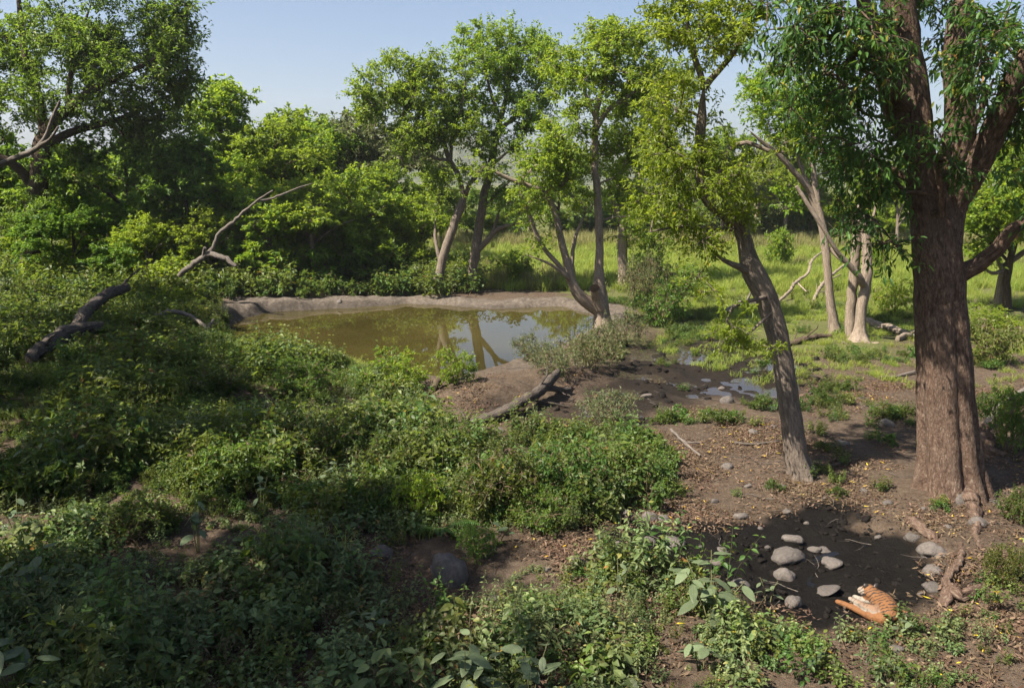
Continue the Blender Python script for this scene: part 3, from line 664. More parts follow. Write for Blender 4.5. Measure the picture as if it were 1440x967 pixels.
# the great dark tree on the left
tree_px('spreading_tree', 'tall spreading dark tree above the thicket at the left edge', (45, 399),
    [[(44, 405, 30), (44, 370, 25), (45, 330, 25), (50, 280, 25), (56, 240, 24), (60, 200, 22), (64, 170, 18)],
     [(50, 270, 15), (30, 240, 13, -.5), (8, 225, 11, -1), (-40, 200, 9, -1.5)], [(62, 190, 13), (52, 130, 12), (36, 80, 9), (28, 20, 7), (24, -60, 4)],
     [(62, 185, 15), (95, 155, 13, -.5), (125, 130, 10, -.8), (160, 112, 8, -1), (200, 92, 6, -1.2), (240, 70, 4, -1.3)], [(60, 215, 13), (90, 190, 11, .6), (130, 178, 9, 1), (175, 165, 7, 1.3), (220, 142, 5, 1.5), (255, 130, 4, 1.7)],
     [(95, 155, 9), (100, 105, 7), (112, 55, 6), (130, 0, 4)], [(150, 170, 6, 1), (178, 190, 5, .8), (215, 192, 4, .8)]],
    [(60, 60, 90, 60, 46, 0, 4), (160, 70, 80, 55, 46, -.4, 3.5), (230, 90, 50, 60, 30, -.4, 2.6), (230, 20, 40, 26, 12, -.4, 2), (20, 150, 70, 60, 26, -.5, 3), (140, 150, 70, 40, 26, .3, 3), (220, 170, 55, 40, 22, .8, 2.4),
     (255, 120, 30, 26, 9, .8, 1.6), (90, 240, 60, 40, 14, .3, 2.2), (-60, 80, 80, 120, 30, 0, 4), (100, -60, 150, 60, 36, 0, 4), (40, 300, 50, 35, 8, -.8, 1.6)],
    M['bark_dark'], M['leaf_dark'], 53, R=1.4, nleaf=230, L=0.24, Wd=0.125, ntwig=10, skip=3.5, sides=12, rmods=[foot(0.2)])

# ------------------------------------------------------------------ woodland prototypes, copied
def proto_tree(seed, h, rw, lowest, leaf, bark, nclump, R, nleaf, L, Wd, trunk=0.16, name='woodland_tree', lean=0.4):
    T = Tree(seed); rng = T.rng
    top = np.array([rng.uniform(-lean, lean), rng.uniform(-lean, lean), h * 0.72])
    T.stem([[0, 0, -0.15, trunk * 1.35], [*(top * 0.3 + rng.normal(0, .12, 3)), trunk], [*(top * 0.65 + rng.normal(0, .15, 3)), trunk * 0.75], [*top, trunk * 0.4]])
    for k in range(5):
        a = k * 1.256 + rng.uniform(-.4, .4); s = top * rng.uniform(0.3, 0.7); e = rng.uniform(0.5, 0.8) * rw
        T.stem([[*s, trunk * 0.55], [s[0] + math.cos(a) * e * .5, s[1] + math.sin(a) * e * .5, s[2] + h * .13, trunk * 0.4], [s[0] + math.cos(a) * e, s[1] + math.sin(a) * e, s[2] + h * .2, trunk * 0.2]])
    C = []
    lobes = [(np.array([rng.normal(0, rw * .42), rng.normal(0, rw * .42), lowest + (h - lowest) * rng.uniform(.25, .85)]), rw * rng.uniform(.45, .65)) for _ in range(7)]
    lobes.append((np.array([0, 0, h - rw * .4]), rw * .5))
    while len(C) < nclump:
        c, r = lobes[rng.randint(len(lobes))]
        q = c + unit(rng.normal(0, 1, 3)) * r * rng.uniform(0, 1) ** .4 * np.array([1, 1, .75])
        if lowest <= q[2] <= h: C.append(q)
    T.grow(C, 0.012, lowest * 0.5)
    th = thing(name, '', 'tree'); w = MB(); T.wood(w, 8); part('trunk', w.mesh('trunk', bark), th)
    b = MB(); T.branches(b, 4); cr = MB(); foliage(cr, b, [T.p[i] for i, k in T.tips], R, nleaf, L, Wd, rng, ntwig=8)
    part('branches', b.mesh('branches', bark), th); part('crown', cr.mesh('crown', leaf, False), th)
    return th
protos = [proto_tree(101, 11, 3.6, 1.2, M['leaf_mid'], M['bark_dark'], 110, 0.95, 200, 0.25, 0.14),
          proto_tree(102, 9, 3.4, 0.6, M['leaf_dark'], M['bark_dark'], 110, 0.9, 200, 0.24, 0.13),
          proto_tree(103, 12, 3.2, 2.0, M['leaf_lime'], M['bark_brown'], 100, 0.95, 190, 0.25, 0.14),
          proto_tree(104, 7, 2.8, 0.3, M['leaf_lime'], M['bark_brown'], 90, 0.8, 200, 0.22, 0.12),
          proto_tree(105, 10, 3.8, 1.5, M['leaf_olive'], M['bark_pale'], 90, 1.0, 180, 0.26, 0.14)]
used = [False] * len(protos)
rngw = np.random.RandomState(77)
def plant(k, px, Y, top_py, label, group=None, wide=1.0, name='woodland_tree'):
    """stand a copy of woodland tree k at px, distance Y, so tall that it reaches top_py"""
    d = ray(px, 400); x = d[0] / d[1] * Y; z = hz(x, Y); top = PD(px, top_py, Y)[2]
    h = [11, 9, 12, 7, 10][k]; s = (top - z) / h * 1.1
    sc = (s * wide, s * wide, s); rz = rngw.uniform(0, 6.28)
    if not used[k]:
        used[k] = True; o = protos[k]; o.location = (x, Y, z); o.rotation_euler = (0, 0, rz); o.scale = sc; o['label'] = label
        if group: o['group'] = group
        return o
    return copy_tree(protos[k], (x, Y, z), rz, sc, label, group)
WG = 'trees of the wood behind the pond'
plant(2, 335, 66, 140, 'round-topped tree rising above the wood against the sky left of centre', WG, 1.15)
plant(0, 405, 64, 182, 'green tree right of the round-topped tree in the wood', WG, 1.2)
plant(4, 520, 72, 180, 'grey-green thin tree standing behind the left bank tree', WG, 1.1)
plant(0, 455, 70, 186, 'tree behind the pond whose crown tops the middle of the wood', WG, 1.2)
plant(1, 190, 56, 190, 'dark tree at the edge of the wood beside the great left tree', WG, 1.2)
plant(1, 270, 58, 222, 'dark shadowed tree behind the fallen pale bough', WG, 1.2)
plant(0, 120, 62, 215, 'tree half hidden behind the great dark tree on the left', WG, 1.2)
plant(2, 20, 66, 230, 'leafy tree showing through below the great left crown at the edge', WG, 1.3)
plant(1, -50, 60, 200, 'dark tree cut off by the left edge of the picture', WG, 1.3)
plant(3, 375, 55, 275, 'low bright green tree at the pond end of the wood', WG, 1.3)
plant(3, 440, 56, 262, 'bushy lime tree leaning over the far left bank', WG, 1.3)
plant(3, 500, 60, 250, 'bushy lime tree in the middle of the far bank thicket', WG, 1.3)
plant(0, 550, 66, 238, 'green tree directly left of the leaning bank tree', WG, 1.1)
plant(3, 590, 62, 285, 'small lime tree between the wood and the left bank tree', WG, 1.2)
plant(3, 300, 54, 300, 'lime bush tree under the dead bough', WG, 1.3)
plant(3, 215, 52, 310, 'low lime tree in front of the dark wood edge', WG, 1.3)
plant(1, 110, 52, 300, 'low dark tree beside the great trunk', WG, 1.4)
plant(3, 345, 62, 235, 'pale lime tree in the second row of the wood', WG, 1.2)
FG = 'trees along the far side of the grass field'
far_spec = [(1, 655, 100, 270), (3, 700, 104, 292), (4, 742, 112, 262), (3, 785, 108, 300), (1, 830, 116, 270), (3, 905, 118, 285), (4, 950, 116, 258), (1, 1005, 112, 262),
            (4, 1060, 108, 218), (4, 1098, 116, 250), (0, 1135, 104, 262), (3, 1180, 100, 280), (2, 1215, 108, 240), (3, 1255, 98, 275), (0, 1290, 104, 262), (3, 1385, 92, 300), (0, 1430, 96, 255), (1, 1490, 100, 240), (0, 1560, 110, 250), (2, 620, 95, 235)]
FAR_LABEL = {655: 'dark far tree seen between the trunks of the two bank trees', 700: 'low far tree right of the bank trees across the field', 742: 'grey far tree left of the hollow tree stems', 785: 'low lime far tree seen between the hollow tree stems', 830: 'dark far tree directly behind the upright hollow tree stem', 905: 'low far tree just right of the round tree trunk', 950: 'grey far tree under the hanging leaves of the leaning tree', 1005: 'dark far tree left of the leaning trunk fork', 1060: 'tall grey-green tree beyond the field, seen through the leaning trunk fork', 1098: 'second grey-green far tree right of the tall one', 1135: 'green far tree left of the pale curved trunk', 1180: 'low far tree between pale trunk and broken twin trunk', 1215: 'tall lime far tree right behind the broken twin trunk', 1255: 'low lime far tree left of the massive trunk', 1290: 'green far tree touching the left side of the massive trunk', 1385: 'low far tree just right of the massive trunk', 1430: 'green far tree above the crooked pale tree', 1490: 'dark far tree outside the right edge', 1560: 'green far tree well outside the right edge', 620: 'lime far tree behind the left bank tree'}
for k, px, Yd, tp in far_spec:
    lb = FAR_LABEL[px]
    plant(k, px, Yd, tp, lb, FG, 1.35)
NG = 'trees at the right behind the big trunk'
plant(0, 1420, 48, 190, 'green tree filling the gap right of the massive trunk', NG, 1.2)
plant(2, 1500, 42, 150, 'leafy tree cut by the right edge behind the massive trunk', NG, 1.2)
plant(2, 1255, 92, 215, 'lime tree behind the twin broken trunk', NG, 1.1)
plant(0, 1010, 98, 190, 'green tree behind the top of the leaning tree', NG, 1.1)
plant(2, 1100, 100, 190, 'lime tree behind the pale forking boughs', NG, 1.1)
plant(0, 785, 108, 205, 'green tree behind the gap between bank trees and hollow tree', NG, 1.1)
plant(0, 430, 78, 168, 'tree top behind the middle of the wood', WG, 1.2)
plant(4, 485, 82, 178, 'grey-green tree top behind the right end of the wood', WG, 1.2)
plant(1, 60, 76, 222, 'dark tree deep in the wood behind the great left trunk', WG, 1.3)
plant(0, -5, 80, 228, 'tree deep in the wood at the left edge', WG, 1.3)
plant(1, 155, 78, 215, 'dark tree deep in the wood right of the great left trunk', WG, 1.3)
plant(3, 35, 57, 322, 'lime bush tree just left of the great trunk foot', WG, 1.3)
plant(3, 155, 60, 300, 'lime bush tree right of the great trunk foot', WG, 1.3)
plant(1, 235, 74, 205, 'dark tree deep in the wood behind the dead bough', WG, 1.3)
# unseen tall trees added on the left to cast dappled shade over the foreground
SG = 'unseen trees added on the left to shade the foreground'
tall = proto_tree(106, 17.5, 4.0, 9.5, M['leaf_mid'], M['bark_brown'], 75, 0.85, 125, 0.2, 0.11, 0.26, name='unseen_shade_tree')
for i, (x, y, s) in enumerate([(-14.5, 7.5, 1.0), (-15.5, 11.5, 1.0), (-18.5, 16.5, 1.0), (-21.5, 22, .95), (-25, 28, .9), (-9.5, 1.5, .95), (-19, 8, 1.1), (-24, 14, 1.1), (-16, 5, 1.1), (-20, 20, .95), (-23.5, 25, .95), (-12.5, 10.2, .9), (-28, 22, 1.1), (-24.5, 29, .95), (-27, 34, .95), (-31, 30, 1.1), (-30, 40, 1.0)]):
    if i == 0:
        tall.location = (x, y, hz(x, y)); tall['label'] = 'unseen tall tree added left of the viewer to cast shade'; tall['group'] = SG; continue
    copy_tree(tall, (x, y, hz(x, y)), rngw.uniform(0, 6), (s, s, s), 'unseen tall tree added left of the viewer to cast shade', SG)

# ------------------------------------------------------------------ plants: templates
def herb(seed, n, h, L, Wd, spread, mat, shape='diamond', node=0.075, start=0.25, bare=0.0):
    rng = np.random.RandomState(seed); mb = MB()
    for k in range(n):
        a = rng.uniform(0, 6.28); r = spread * math.sqrt(rng.rand()); hh = h * rng.uniform(0.55, 1.15)
        b = np.array([math.cos(a) * r, math.sin(a) * r, -0.05]); out = np.array([math.cos(a), math.sin(a), 0]) * rng.uniform(0, 0.35) * hh + rng.normal(0, .06, 3) * hh
        t = np.linspace(0, 1, 5)[:, None]; pts = b + np.array([0, 0, 1.0]) * hh * t + out * t * t
        tube(mb, pts, np.linspace(0.006, 0.002, 5), 3, cap1=False, mi=1)
        m = max(3, int(hh * (1 - start) / node)); tt = start + (1 - start) * (np.arange(m) + 0.5) / m
        tt = np.repeat(tt, 2); N = len(tt); s = np.clip(tt * 4, 0, 3.999); i0 = s.astype(int); f = (s - i0)[:, None]
        pos = pts[i0] * (1 - f) + pts[i0 + 1] * f
        az = np.repeat(rng.uniform(0, 6.28, m), 2) + np.tile([0, math.pi], m) + rng.normal(0, .3, N)
        d = np.stack([np.cos(az), np.sin(az), rng.normal(0.05, .35, N) - 0.25 * (1 - tt)], 1)
        nr = np.stack([rng.normal(0, .35, N), rng.normal(0, .35, N), np.ones(N)], 1)
        sz = rng.uniform(.65, 1.2, N) * (0.45 + 0.75 * np.sin(np.clip(1.15 - tt, 0, 1) * 2.4))
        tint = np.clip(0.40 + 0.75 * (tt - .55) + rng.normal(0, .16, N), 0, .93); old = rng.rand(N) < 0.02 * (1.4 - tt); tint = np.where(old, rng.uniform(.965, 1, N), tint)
        pos = pos + unit(d) * 0.02
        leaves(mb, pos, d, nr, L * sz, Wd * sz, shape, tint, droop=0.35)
    return mb.mesh('herb', [mat, M['stem']], False)
def mound(seed, R, h, n, L, Wd, mat, shape='diamond'):
    rng = np.random.RandomState(seed); mb = MB(); wm = MB(); C = []
    for k in range(max(4, n // 60)):
        a = rng.uniform(0, 6.28); r = R * math.sqrt(rng.rand()) * 0.8; C.append(np.array([math.cos(a) * r, math.sin(a) * r, h * rng.uniform(.25, .8) * (1 - 0.5 * (r / R) ** 2)]))
    for c in C: tube(mb, np.array([[c[0] * .3, c[1] * .3, -.05], [c[0] * .7, c[1] * .7, c[2] * .6], c]), [.012, .009, .005], 4, cap1=False, mi=1)
    s = MB(); foliage(s, None, C, R * .5, 60, L, Wd, rng, shape, 6)
    for v, t, b, ti in zip(s.v, s.t, s.b, s.tint): mb.add(v, t - t.min(), b, ti)
    return mb.mesh('mound', [mat, M['stem_brown']], False)
def fern(seed, n, l, mat):
    rng = np.random.RandomState(seed); mb = MB()
    for k in range(n):
        a = k * 6.28 / n + rng.uniform(-.3, .3); ll = l * rng.uniform(.7, 1.1); t = np.linspace(0, 1, 9)[:, None]
        o = np.array([math.cos(a), math.sin(a), 0]); pts = o * ll * t + np.array([0, 0, 1.0]) * ll * (0.85 * t - 0.65 * t * t); pts[:, 2] += .02
        tube(mb, pts, np.linspace(.006, .002, 9), 3, cap1=False, mi=1)
        tt = np.repeat(np.linspace(.12, .98, 17), 2); s = np.clip(tt * 8, 0, 7.999); i0 = s.astype(int); f = (s - i0)[:, None]
        pos = pts[i0] * (1 - f) + pts[i0 + 1] * f; side = np.array([-o[1], o[0], 0]); sg = np.tile([1, -1], 17)[:, None]
        d = side * sg + o * .45 + np.array([0, 0, -.15]); N = len(tt)
        leaves(mb, pos, d, np.tile([0, 0, 1.0], (N, 1)) + rng.normal(0, .15, (N, 3)), ll * .26 * (np.sin(np.clip(1.08 - tt, 0, 1) * 2.2) + .08), ll * .055 * np.ones(N), 'diamond', np.clip(rng.normal(.5, .2, N), 0, 1), droop=.15)
    return mb.mesh('fern', [mat, M['stem']], False)
def tuft(seed, n, h, w, spread, mat, lean=0.35):
    rng = np.random.RandomState(seed); mb = MB()
    for k in range(n):
        a = rng.uniform(0, 6.28); r = spread * math.sqrt(rng.rand()); hh = h * rng.uniform(.55, 1.15); az = rng.uniform(0, 6.28)
        b = np.array([math.cos(a) * r, math.sin(a) * r, -.03]); o = np.array([math.cos(az), math.sin(az), 0]) * hh * rng.uniform(.05, lean * 2); s = unit(np.cross(o, [0, 0, 1])) * w * .5
        V = []
        for t, ww in ((0, 1), (.45, .85), (.8, .5), (1, 0.0)):
            c = b + np.array([0, 0, hh * (t - .25 * t * t * lean * 2)]) + o * t * t
            V += [c - s * ww, c + s * ww] if ww else [c]
        mb.add(V, [(0, 1, 3), (0, 3, 2), (2, 3, 5), (2, 5, 4), (4, 5, 6)], None, float(np.clip(rng.normal(.5, .22), 0, 1)))
    return mb.mesh('tuft', mat, False)

TPL = {}
def tpl(name, me): TPL[name] = bpy.data.objects.new('template_' + name, me)
for k in range(3):
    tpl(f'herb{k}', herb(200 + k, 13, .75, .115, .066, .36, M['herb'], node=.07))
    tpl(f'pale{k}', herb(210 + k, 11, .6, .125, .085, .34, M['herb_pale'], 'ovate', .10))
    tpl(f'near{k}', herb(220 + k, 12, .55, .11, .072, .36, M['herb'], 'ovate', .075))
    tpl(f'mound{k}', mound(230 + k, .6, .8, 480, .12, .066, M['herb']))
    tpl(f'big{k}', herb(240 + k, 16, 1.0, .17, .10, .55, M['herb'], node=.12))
    tpl(f'grass{k}', tuft(250 + k, 44, .95, .035, .42, M['grass']))
    tpl(f'short{k}', tuft(260 + k, 40, .26, .014, .22, M['grass'], .5))
tpl('stalk0', herb(243, 8, 1.3, .11, .045, .38, M['herb_pale'], 'lance', node=.10, start=.4)); tpl('stalk1', herb(244, 7, 1.25, .12, .07, .42, M['herb'], 'ovate', node=.11, start=.35)); tpl('dry0', herb(245, 14, .6, .09, .035, .4, M['litter'], node=.12, start=.3)); tpl('wide0', herb(247, 6, .8, .24, .15, .4, M['herb_pale'], 'ovate', node=.16, start=.3)); tpl('wide1', herb(248, 6, .9, .22, .11, .4, M['herb'], 'ovate', node=.15, start=.3)); tpl('blade', tuft(246, 36, .7, .018, .3, M['grass'], .4))
tpl('reed', tuft(270, 46, 1.3, .03, .35, M['reed'], .3)); tpl('fern', fern(271, 9, .75, M['fern'])); tpl('fern1', fern(272, 8, .6, M['herb_pale']))
tpl('litter0', None); 
def litter_mesh(seed, n, r):
    rng = np.random.RandomState(seed); mb = MB(); a = rng.uniform(0, 6.28, n); rr = r * np.sqrt(rng.rand(n))
    pos = np.stack([np.cos(a) * rr, np.sin(a) * rr, rng.uniform(.0, .03, n)], 1); az = rng.uniform(0, 6.28, n)
    d = np.stack([np.cos(az), np.sin(az), rng.normal(0, .25, n)], 1); nr = np.stack([rng.normal(0, .4, n), rng.normal(0, .4, n), np.ones(n)], 1)
    tint = np.clip(rng.normal(.5, .25, n), 0, .95); tint = np.where(rng.rand(n) < .012, 1.0, tint)
    leaves(mb, pos, d, nr, rng.uniform(.05, .15, n), rng.uniform(.02, .05, n), 'diamond', tint, droop=-.3, fold=.45)
    return mb.mesh('litter', M['litter'], False)
del TPL['litter0']
def float_mesh():
    rng = np.random.RandomState(290); mb = MB(); n = 9; a = rng.uniform(0, 6.28, n); rr = 1.1 * np.sqrt(rng.rand(n)); az = rng.uniform(0, 6.28, n)
    leaves(mb, np.stack([np.cos(a) * rr, np.sin(a) * rr, np.full(n, .002)], 1), np.stack([np.cos(az), np.sin(az), np.zeros(n)], 1), np.tile([0, 0, 1.0], (n, 1)), rng.uniform(.05, .12, n), rng.uniform(.03, .05, n), 'diamond', rng.rand(n) * .9, droop=-.02, fold=.03)
    return mb.mesh('float', M['litter'], False)
tpl('float', float_mesh())
for k in range(3): tpl(f'litter{k}', litter_mesh(280 + k, 80, .55))

def scatter(name, label, cat, pts, rots, scl, kinds, names):
    me = bpy.data.meshes.new(name); N = len(pts)
    me.vertices.add(N); me.vertices.foreach_set('co', np.asarray(pts, np.float32).ravel())
    for nm, typ, arr, key in (('rot', 'FLOAT_VECTOR', np.asarray(rots, np.float32), 'vector'), ('scl', 'FLOAT', np.asarray(scl, np.float32), 'value'), ('kd', 'INT', np.asarray(kinds, np.int32), 'value')):
        at = me.attributes.new(nm, typ, 'POINT'); at.data.foreach_set(key, arr.ravel())
    o = tag(part(name, me), label, cat, kind='stuff')
    ng = bpy.data.node_groups.new(name, 'GeometryNodeTree')
    ng.interface.new_socket('Geometry', in_out='INPUT', socket_type='NodeSocketGeometry'); ng.interface.new_socket('Geometry', in_out='OUTPUT', socket_type='NodeSocketGeometry')
    N_ = ng.nodes; Lk = ng.links; gi = N_.new('NodeGroupInput'); go = N_.new('NodeGroupOutput'); jn = N_.new('GeometryNodeJoinGeometry')
    def na(nm, dt):
        a = N_.new('GeometryNodeInputNamedAttribute'); a.data_type = dt; a.inputs['Name'].default_value = nm; return a.outputs[0]
    rot, sc_, kd = na('rot', 'FLOAT_VECTOR'), na('scl', 'FLOAT'), na('kd', 'INT')
    for k, t in enumerate(names):
        oi = N_.new('GeometryNodeObjectInfo'); oi.inputs['Object'].default_value = TPL[t]
        cp = N_.new('FunctionNodeCompare'); cp.data_type = 'INT'; cp.operation = 'EQUAL'
        ins = [s for s in cp.inputs if s.enabled and s.type == 'INT']; Lk.new(kd, ins[0]); ins[1].default_value = k
        ip = N_.new('GeometryNodeInstanceOnPoints'); Lk.new(gi.outputs[0], ip.inputs['Points']); Lk.new(cp.outputs[0], ip.inputs['Selection'])
        Lk.new(oi.outputs['Geometry'], ip.inputs['Instance']); Lk.new(rot, ip.inputs['Rotation']); Lk.new(sc_, ip.inputs['Scale']); Lk.new(ip.outputs[0], jn.inputs[0])
    Lk.new(jn.outputs[0], go.inputs[0])
    md = o.modifiers.new('scatter', 'NODES'); md.node_group = ng
    return o

def field(seed, x0, x1, y0, y1, dens, fn):
    """jittered points with an acceptance probability fn(x,y,px,py)"""
    rng = np.random.RandomState(seed); n = int((x1 - x0) * (y1 - y0) * dens)
    x = rng.uniform(x0, x1, n); y = rng.uniform(y0, y1, n); z = terrain(x, y); px, py = proj(x, y, z)
    keep = rng.rand(n) < fn(x, y, px, py); x, y, z = x[keep], y[keep], z[keep]
    return rng, np.stack([x, y, z], 1), px[keep], py[keep]
def dress(rng, pts, tilt=.12):
    n = len(pts); return np.stack([rng.normal(0, tilt, n), rng.normal(0, tilt, n), rng.uniform(0, 6.28, n)], 1)

Z_LEFT = [(-900, 372), (60, 380), (200, 398), (300, 424), (322, 455), (340, 486), (430, 502), (520, 516), (580, 545), (600, 590), (650, 622), (705, 625), (760, 602), (850, 606),
          (925, 640), (950, 685), (905, 716), (830, 742), (720, 772), (600, 768), (545, 764), (480, 772), (490, 796), (530, 824), (600, 846), (680, 850), (735, 805), (860, 792),
          (950, 802), (1010, 840), (1080, 880), (1160, 898), (1250, 892), (1320, 880), (1400, 800), (1500, 752), (2300, 740), (2300, 1700), (-900, 1700)]
POND_IN = lambda x, y: polysd(x, y, POND) < 0.5
def f_left(x, y, px, py):
    n = fbm(x * .35, y * .35, 41, 3); w = inpoly(px, py, Z_LEFT) * (0.9 + 1.1 * n).clip(.42, 1)
    w = np.where(inpoly(px, py, Z_LEFT) & (py > 640) & (px < 1060), np.maximum(w, .85), w)
    w = w * np.where((px > 1060) & (py > 800), .5, 1.0) * ~POND_IN(x, y)
    return w
rng, pts, px, py = field(300, -34, 16, 6.5, 47, 13, f_left)
nz = fbm(pts[:, 0] * .22 + 9, pts[:, 1] * .22, 43, 3) + rng.normal(0, .22, len(pts))
names = ['herb0', 'herb1', 'herb2', 'mound0', 'mound1', 'mound2', 'near0', 'near1', 'near2', 'pale0', 'pale1', 'pale2', 'big0', 'big1', 'big2', 'stalk0', 'stalk1', 'dry0', 'blade', 'wide0', 'wide1']
Yp = pts[:, 1]
kd = np.where(nz > 0.12, rng.randint(3, 6, len(pts)), rng.randint(0, 3, len(pts)))
near = (Yp < 17.5); kd = np.where(near, rng.randint(6, 9, len(pts)), kd)
palez = near & (rng.rand(len(pts)) < np.where((px > 330) & (px < 1100), .6, .3)); kd = np.where(palez, rng.randint(9, 12, len(pts)), kd)
farz = (Yp > 19) & (rng.rand(len(pts)) < np.where(Yp > 27, .5, .28)); kd = np.where(farz, rng.randint(12, 15, len(pts)), kd)
ex = rng.rand(len(pts)); sp2 = fbm(pts[:, 0] * .3 + 4, pts[:, 1] * .3, 49, 2)
kd = np.where(ex < .05 + .10 * (sp2 > .1), 15 + (ex * 1000).astype(int) % 2, kd); kd = np.where((ex > .92), 17, kd); kd = np.where((ex > .80) & (ex < .90) & (sp2 < 0), 18, kd)
kd = np.where((ex > .72) & (ex < .80) & (sp2 > .05), rng.randint(9, 12, len(pts)), kd)
kd = np.where((ex > .60) & (ex < .67) & (Yp < 27), 19 + (ex * 1000).astype(int) % 2, kd)
sc = rng.uniform(.5, 1.25, len(pts)) * np.where((px > 1060) & (py > 780), .55, 1.0) * (0.9 + 1.0 * np.clip(fbm(pts[:, 0] * .42, pts[:, 1] * .42, 47, 2), -.6, .9))
sc = np.where((np.abs(px - 1210) < 70) & (py > 820) & (py < 900), sc * .5, sc)
for bx_, by_ in [(1000, 872), (985, 935), (655, 975), (745, 980), (22, 975), (45, 845), (25, 755), (85, 685), (278, 770), (368, 712), (470, 688), (520, 900), (870, 846)]:
    g_ = P(bx_, by_); dd = np.hypot(pts[:, 0] - g_[0], pts[:, 1] - g_[1] + .25); sc = sc * (1 - .6 * np.exp(-(dd / .75) ** 2))
sc = sc * (1 - .55 * np.exp(-(polysd(pts[:, 0], pts[:, 1], POND) / 2.2) ** 2))
scatter('undergrowth', 'dense low leafy herbs covering the shaded slope and the foreground', 'undergrowth', pts, dress(rng, pts), sc, kd, names)

# sparse herbs on the open right side
def f_right(x, y, px, py):
    n = fbm(x * .5, y * .5, 51, 3); w = (n - .10).clip(0, 1) * 2.0
    w = w * ((px > 860) | (y > 33)) * ~inpoly(px, py, Z_LEFT) * (polysd(x, y, MUD) > .3) * (polysd(x, y, POND) > 1.6)
    w = w * np.where((py > 600) & (py < 760), .22, 1) * np.where((px > 1385) & (py > 540), 2.2, 1)
    return w.clip(0, 1)
rng, pts, px, py = field(301, 2, 34, 12, 52, 7.0, f_right)
kd = rng.randint(0, 9, len(pts))
scatter('sparse_herbs', 'scattered leafy weeds on the bare brown ground at the right', 'weeds', pts, dress(rng, pts), rng.uniform(.3, .75, len(pts)), kd, names)
# thicket floor beyond the pond
def f_thick(x, y, px, py):
    return ((px < 660) & (polysd(x, y, POND) > 1.9) & (py < 470)) * (0.6 + .6 * fbm(x * .3, y * .3, 55, 2)).clip(0, 1)
rng, pts, px, py = field(302, -60, 0, 44, 72, 1.7, f_thick)
scatter('thicket', 'tangled leafy scrub under the wood behind the pond', 'scrub', pts, dress(rng, pts), rng.uniform(1.1, 2.3, len(pts)), rng.randint(0, 6, len(pts)), ['big0', 'big1', 'big2', 'mound0', 'mound1', 'mound2'])
# field grass
def f_grass(x, y, px, py):
    w = inpoly(px, py, [(600, 330), (4000, 330), (4000, 470), (1500, 430), (1300, 446), (1230, 452), (1090, 452), (1000, 446), (960, 430), (880, 412), (640, 404), (620, 398)])
    return w * (polysd(x, y, POND) > 2.3) * np.where(y > 75, .55, 1.0) * (0.75 + .5 * fbm(x * .2, y * .2, 61, 3)).clip(.15, 1)
rng, pts, px, py = field(303, -12, 75, 42, 112, 2.6, f_grass)
gk = rng.randint(0, 3, len(pts)); dry = fbm(pts[:, 0] * .15, pts[:, 1] * .15, 63, 3) > .32; gk = np.where(dry & (rng.rand(len(pts)) < .5), 3, gk)
scatter('field_grass', 'bright tall grass covering the flat field behind the trees', 'grass', pts, dress(rng, pts, .06), rng.uniform(.55, 1.15, len(pts)) * np.where(pts[:, 1] < 55, .62, 1), gk, ['grass0', 'grass1', 'grass2', 'reed'])
# reeds behind the two bank trees
rng, pts, px, py = field(304, -8, 6, 57, 66, 2.4, lambda x, y, px, py: ((px > 600) & (px < 800)) * .8)
scatter('reeds', 'pale reedy grass behind the two bank trees', 'grass', pts, dress(rng, pts, .06), rng.uniform(.8, 1.5, len(pts)), np.where(rng.rand(len(pts)) < .5, 0, 1), ['reed', 'grass1'])
rng, pts, px, py = field(311, -10, 75, 92, 106, 1.6, lambda x, y, px, py: .8 * np.ones_like(x))
scatter('dry_grass_belt', 'belt of dry pinkish grass at the far edge of the field', 'grass', pts, dress(rng, pts, .06), rng.uniform(.8, 1.5, len(pts)), np.zeros(len(pts)), ['reed'])
rng, pts, px, py = field(313, -70, 95, 107, 121, .5, lambda x, y, px, py: (.55 + fbm(x * .1, y * .1, 95, 2)).clip(0, 1))
scatter('far_scrub', 'hazy scrub closing the far side of the field', 'scrub', pts, dress(rng, pts), rng.uniform(2.5, 5.5, len(pts)), rng.randint(0, 6, len(pts)), ['big0', 'big1', 'big2', 'mound0', 'mound1', 'mound2'])
# short turf by the stream and the mound
def f_turf(x, y, px, py):
    w = inpoly(px, py, [(880, 440), (960, 430), (1100, 430), (1440, 440), (1700, 460), (1700, 540), (1300, 560), (1180, 545), (1080, 545), (1000, 520), (930, 500)])
    ok = terrain(x, y) > -.1
    return w * ok * (.35 + 1.1 * fbm(x * .45, y * .45, 65, 3)).clip(0, 1)
rng, pts, px, py = field(305, 4, 40, 28, 52, 7, f_turf)
scatter('turf', 'short green grass along the stream and around the pale trunks', 'grass', pts, dress(rng, pts), rng.uniform(.7, 1.6, len(pts)), rng.randint(0, 3, len(pts)), ['short0', 'short1', 'short2'])
rng, pts, px, py = field(306, -11, 0, 30, 37, 8, lambda x, y, px, py: ((polysd(x, y, POND) < 2.6) & (polysd(x, y, POND) > .05) & (px < 590)) * .8)
scatter('shore_grass', 'fresh green grass fringing the near left pond shore', 'grass', pts, dress(rng, pts), rng.uniform(1.0, 2.0, len(pts)), rng.randint(0, 3, len(pts)), ['short0', 'short1', 'short2'])
rng, pts, px, py = field(312, -14, 6, 30, 52, .9, lambda x, y, px, py: (polysd(x, y, POND) < -.2) * (.15 + 1.5 * fbm(x * .25, y * .25, 91, 3)).clip(0, 1)); pts[:, 2] = ZP + .006
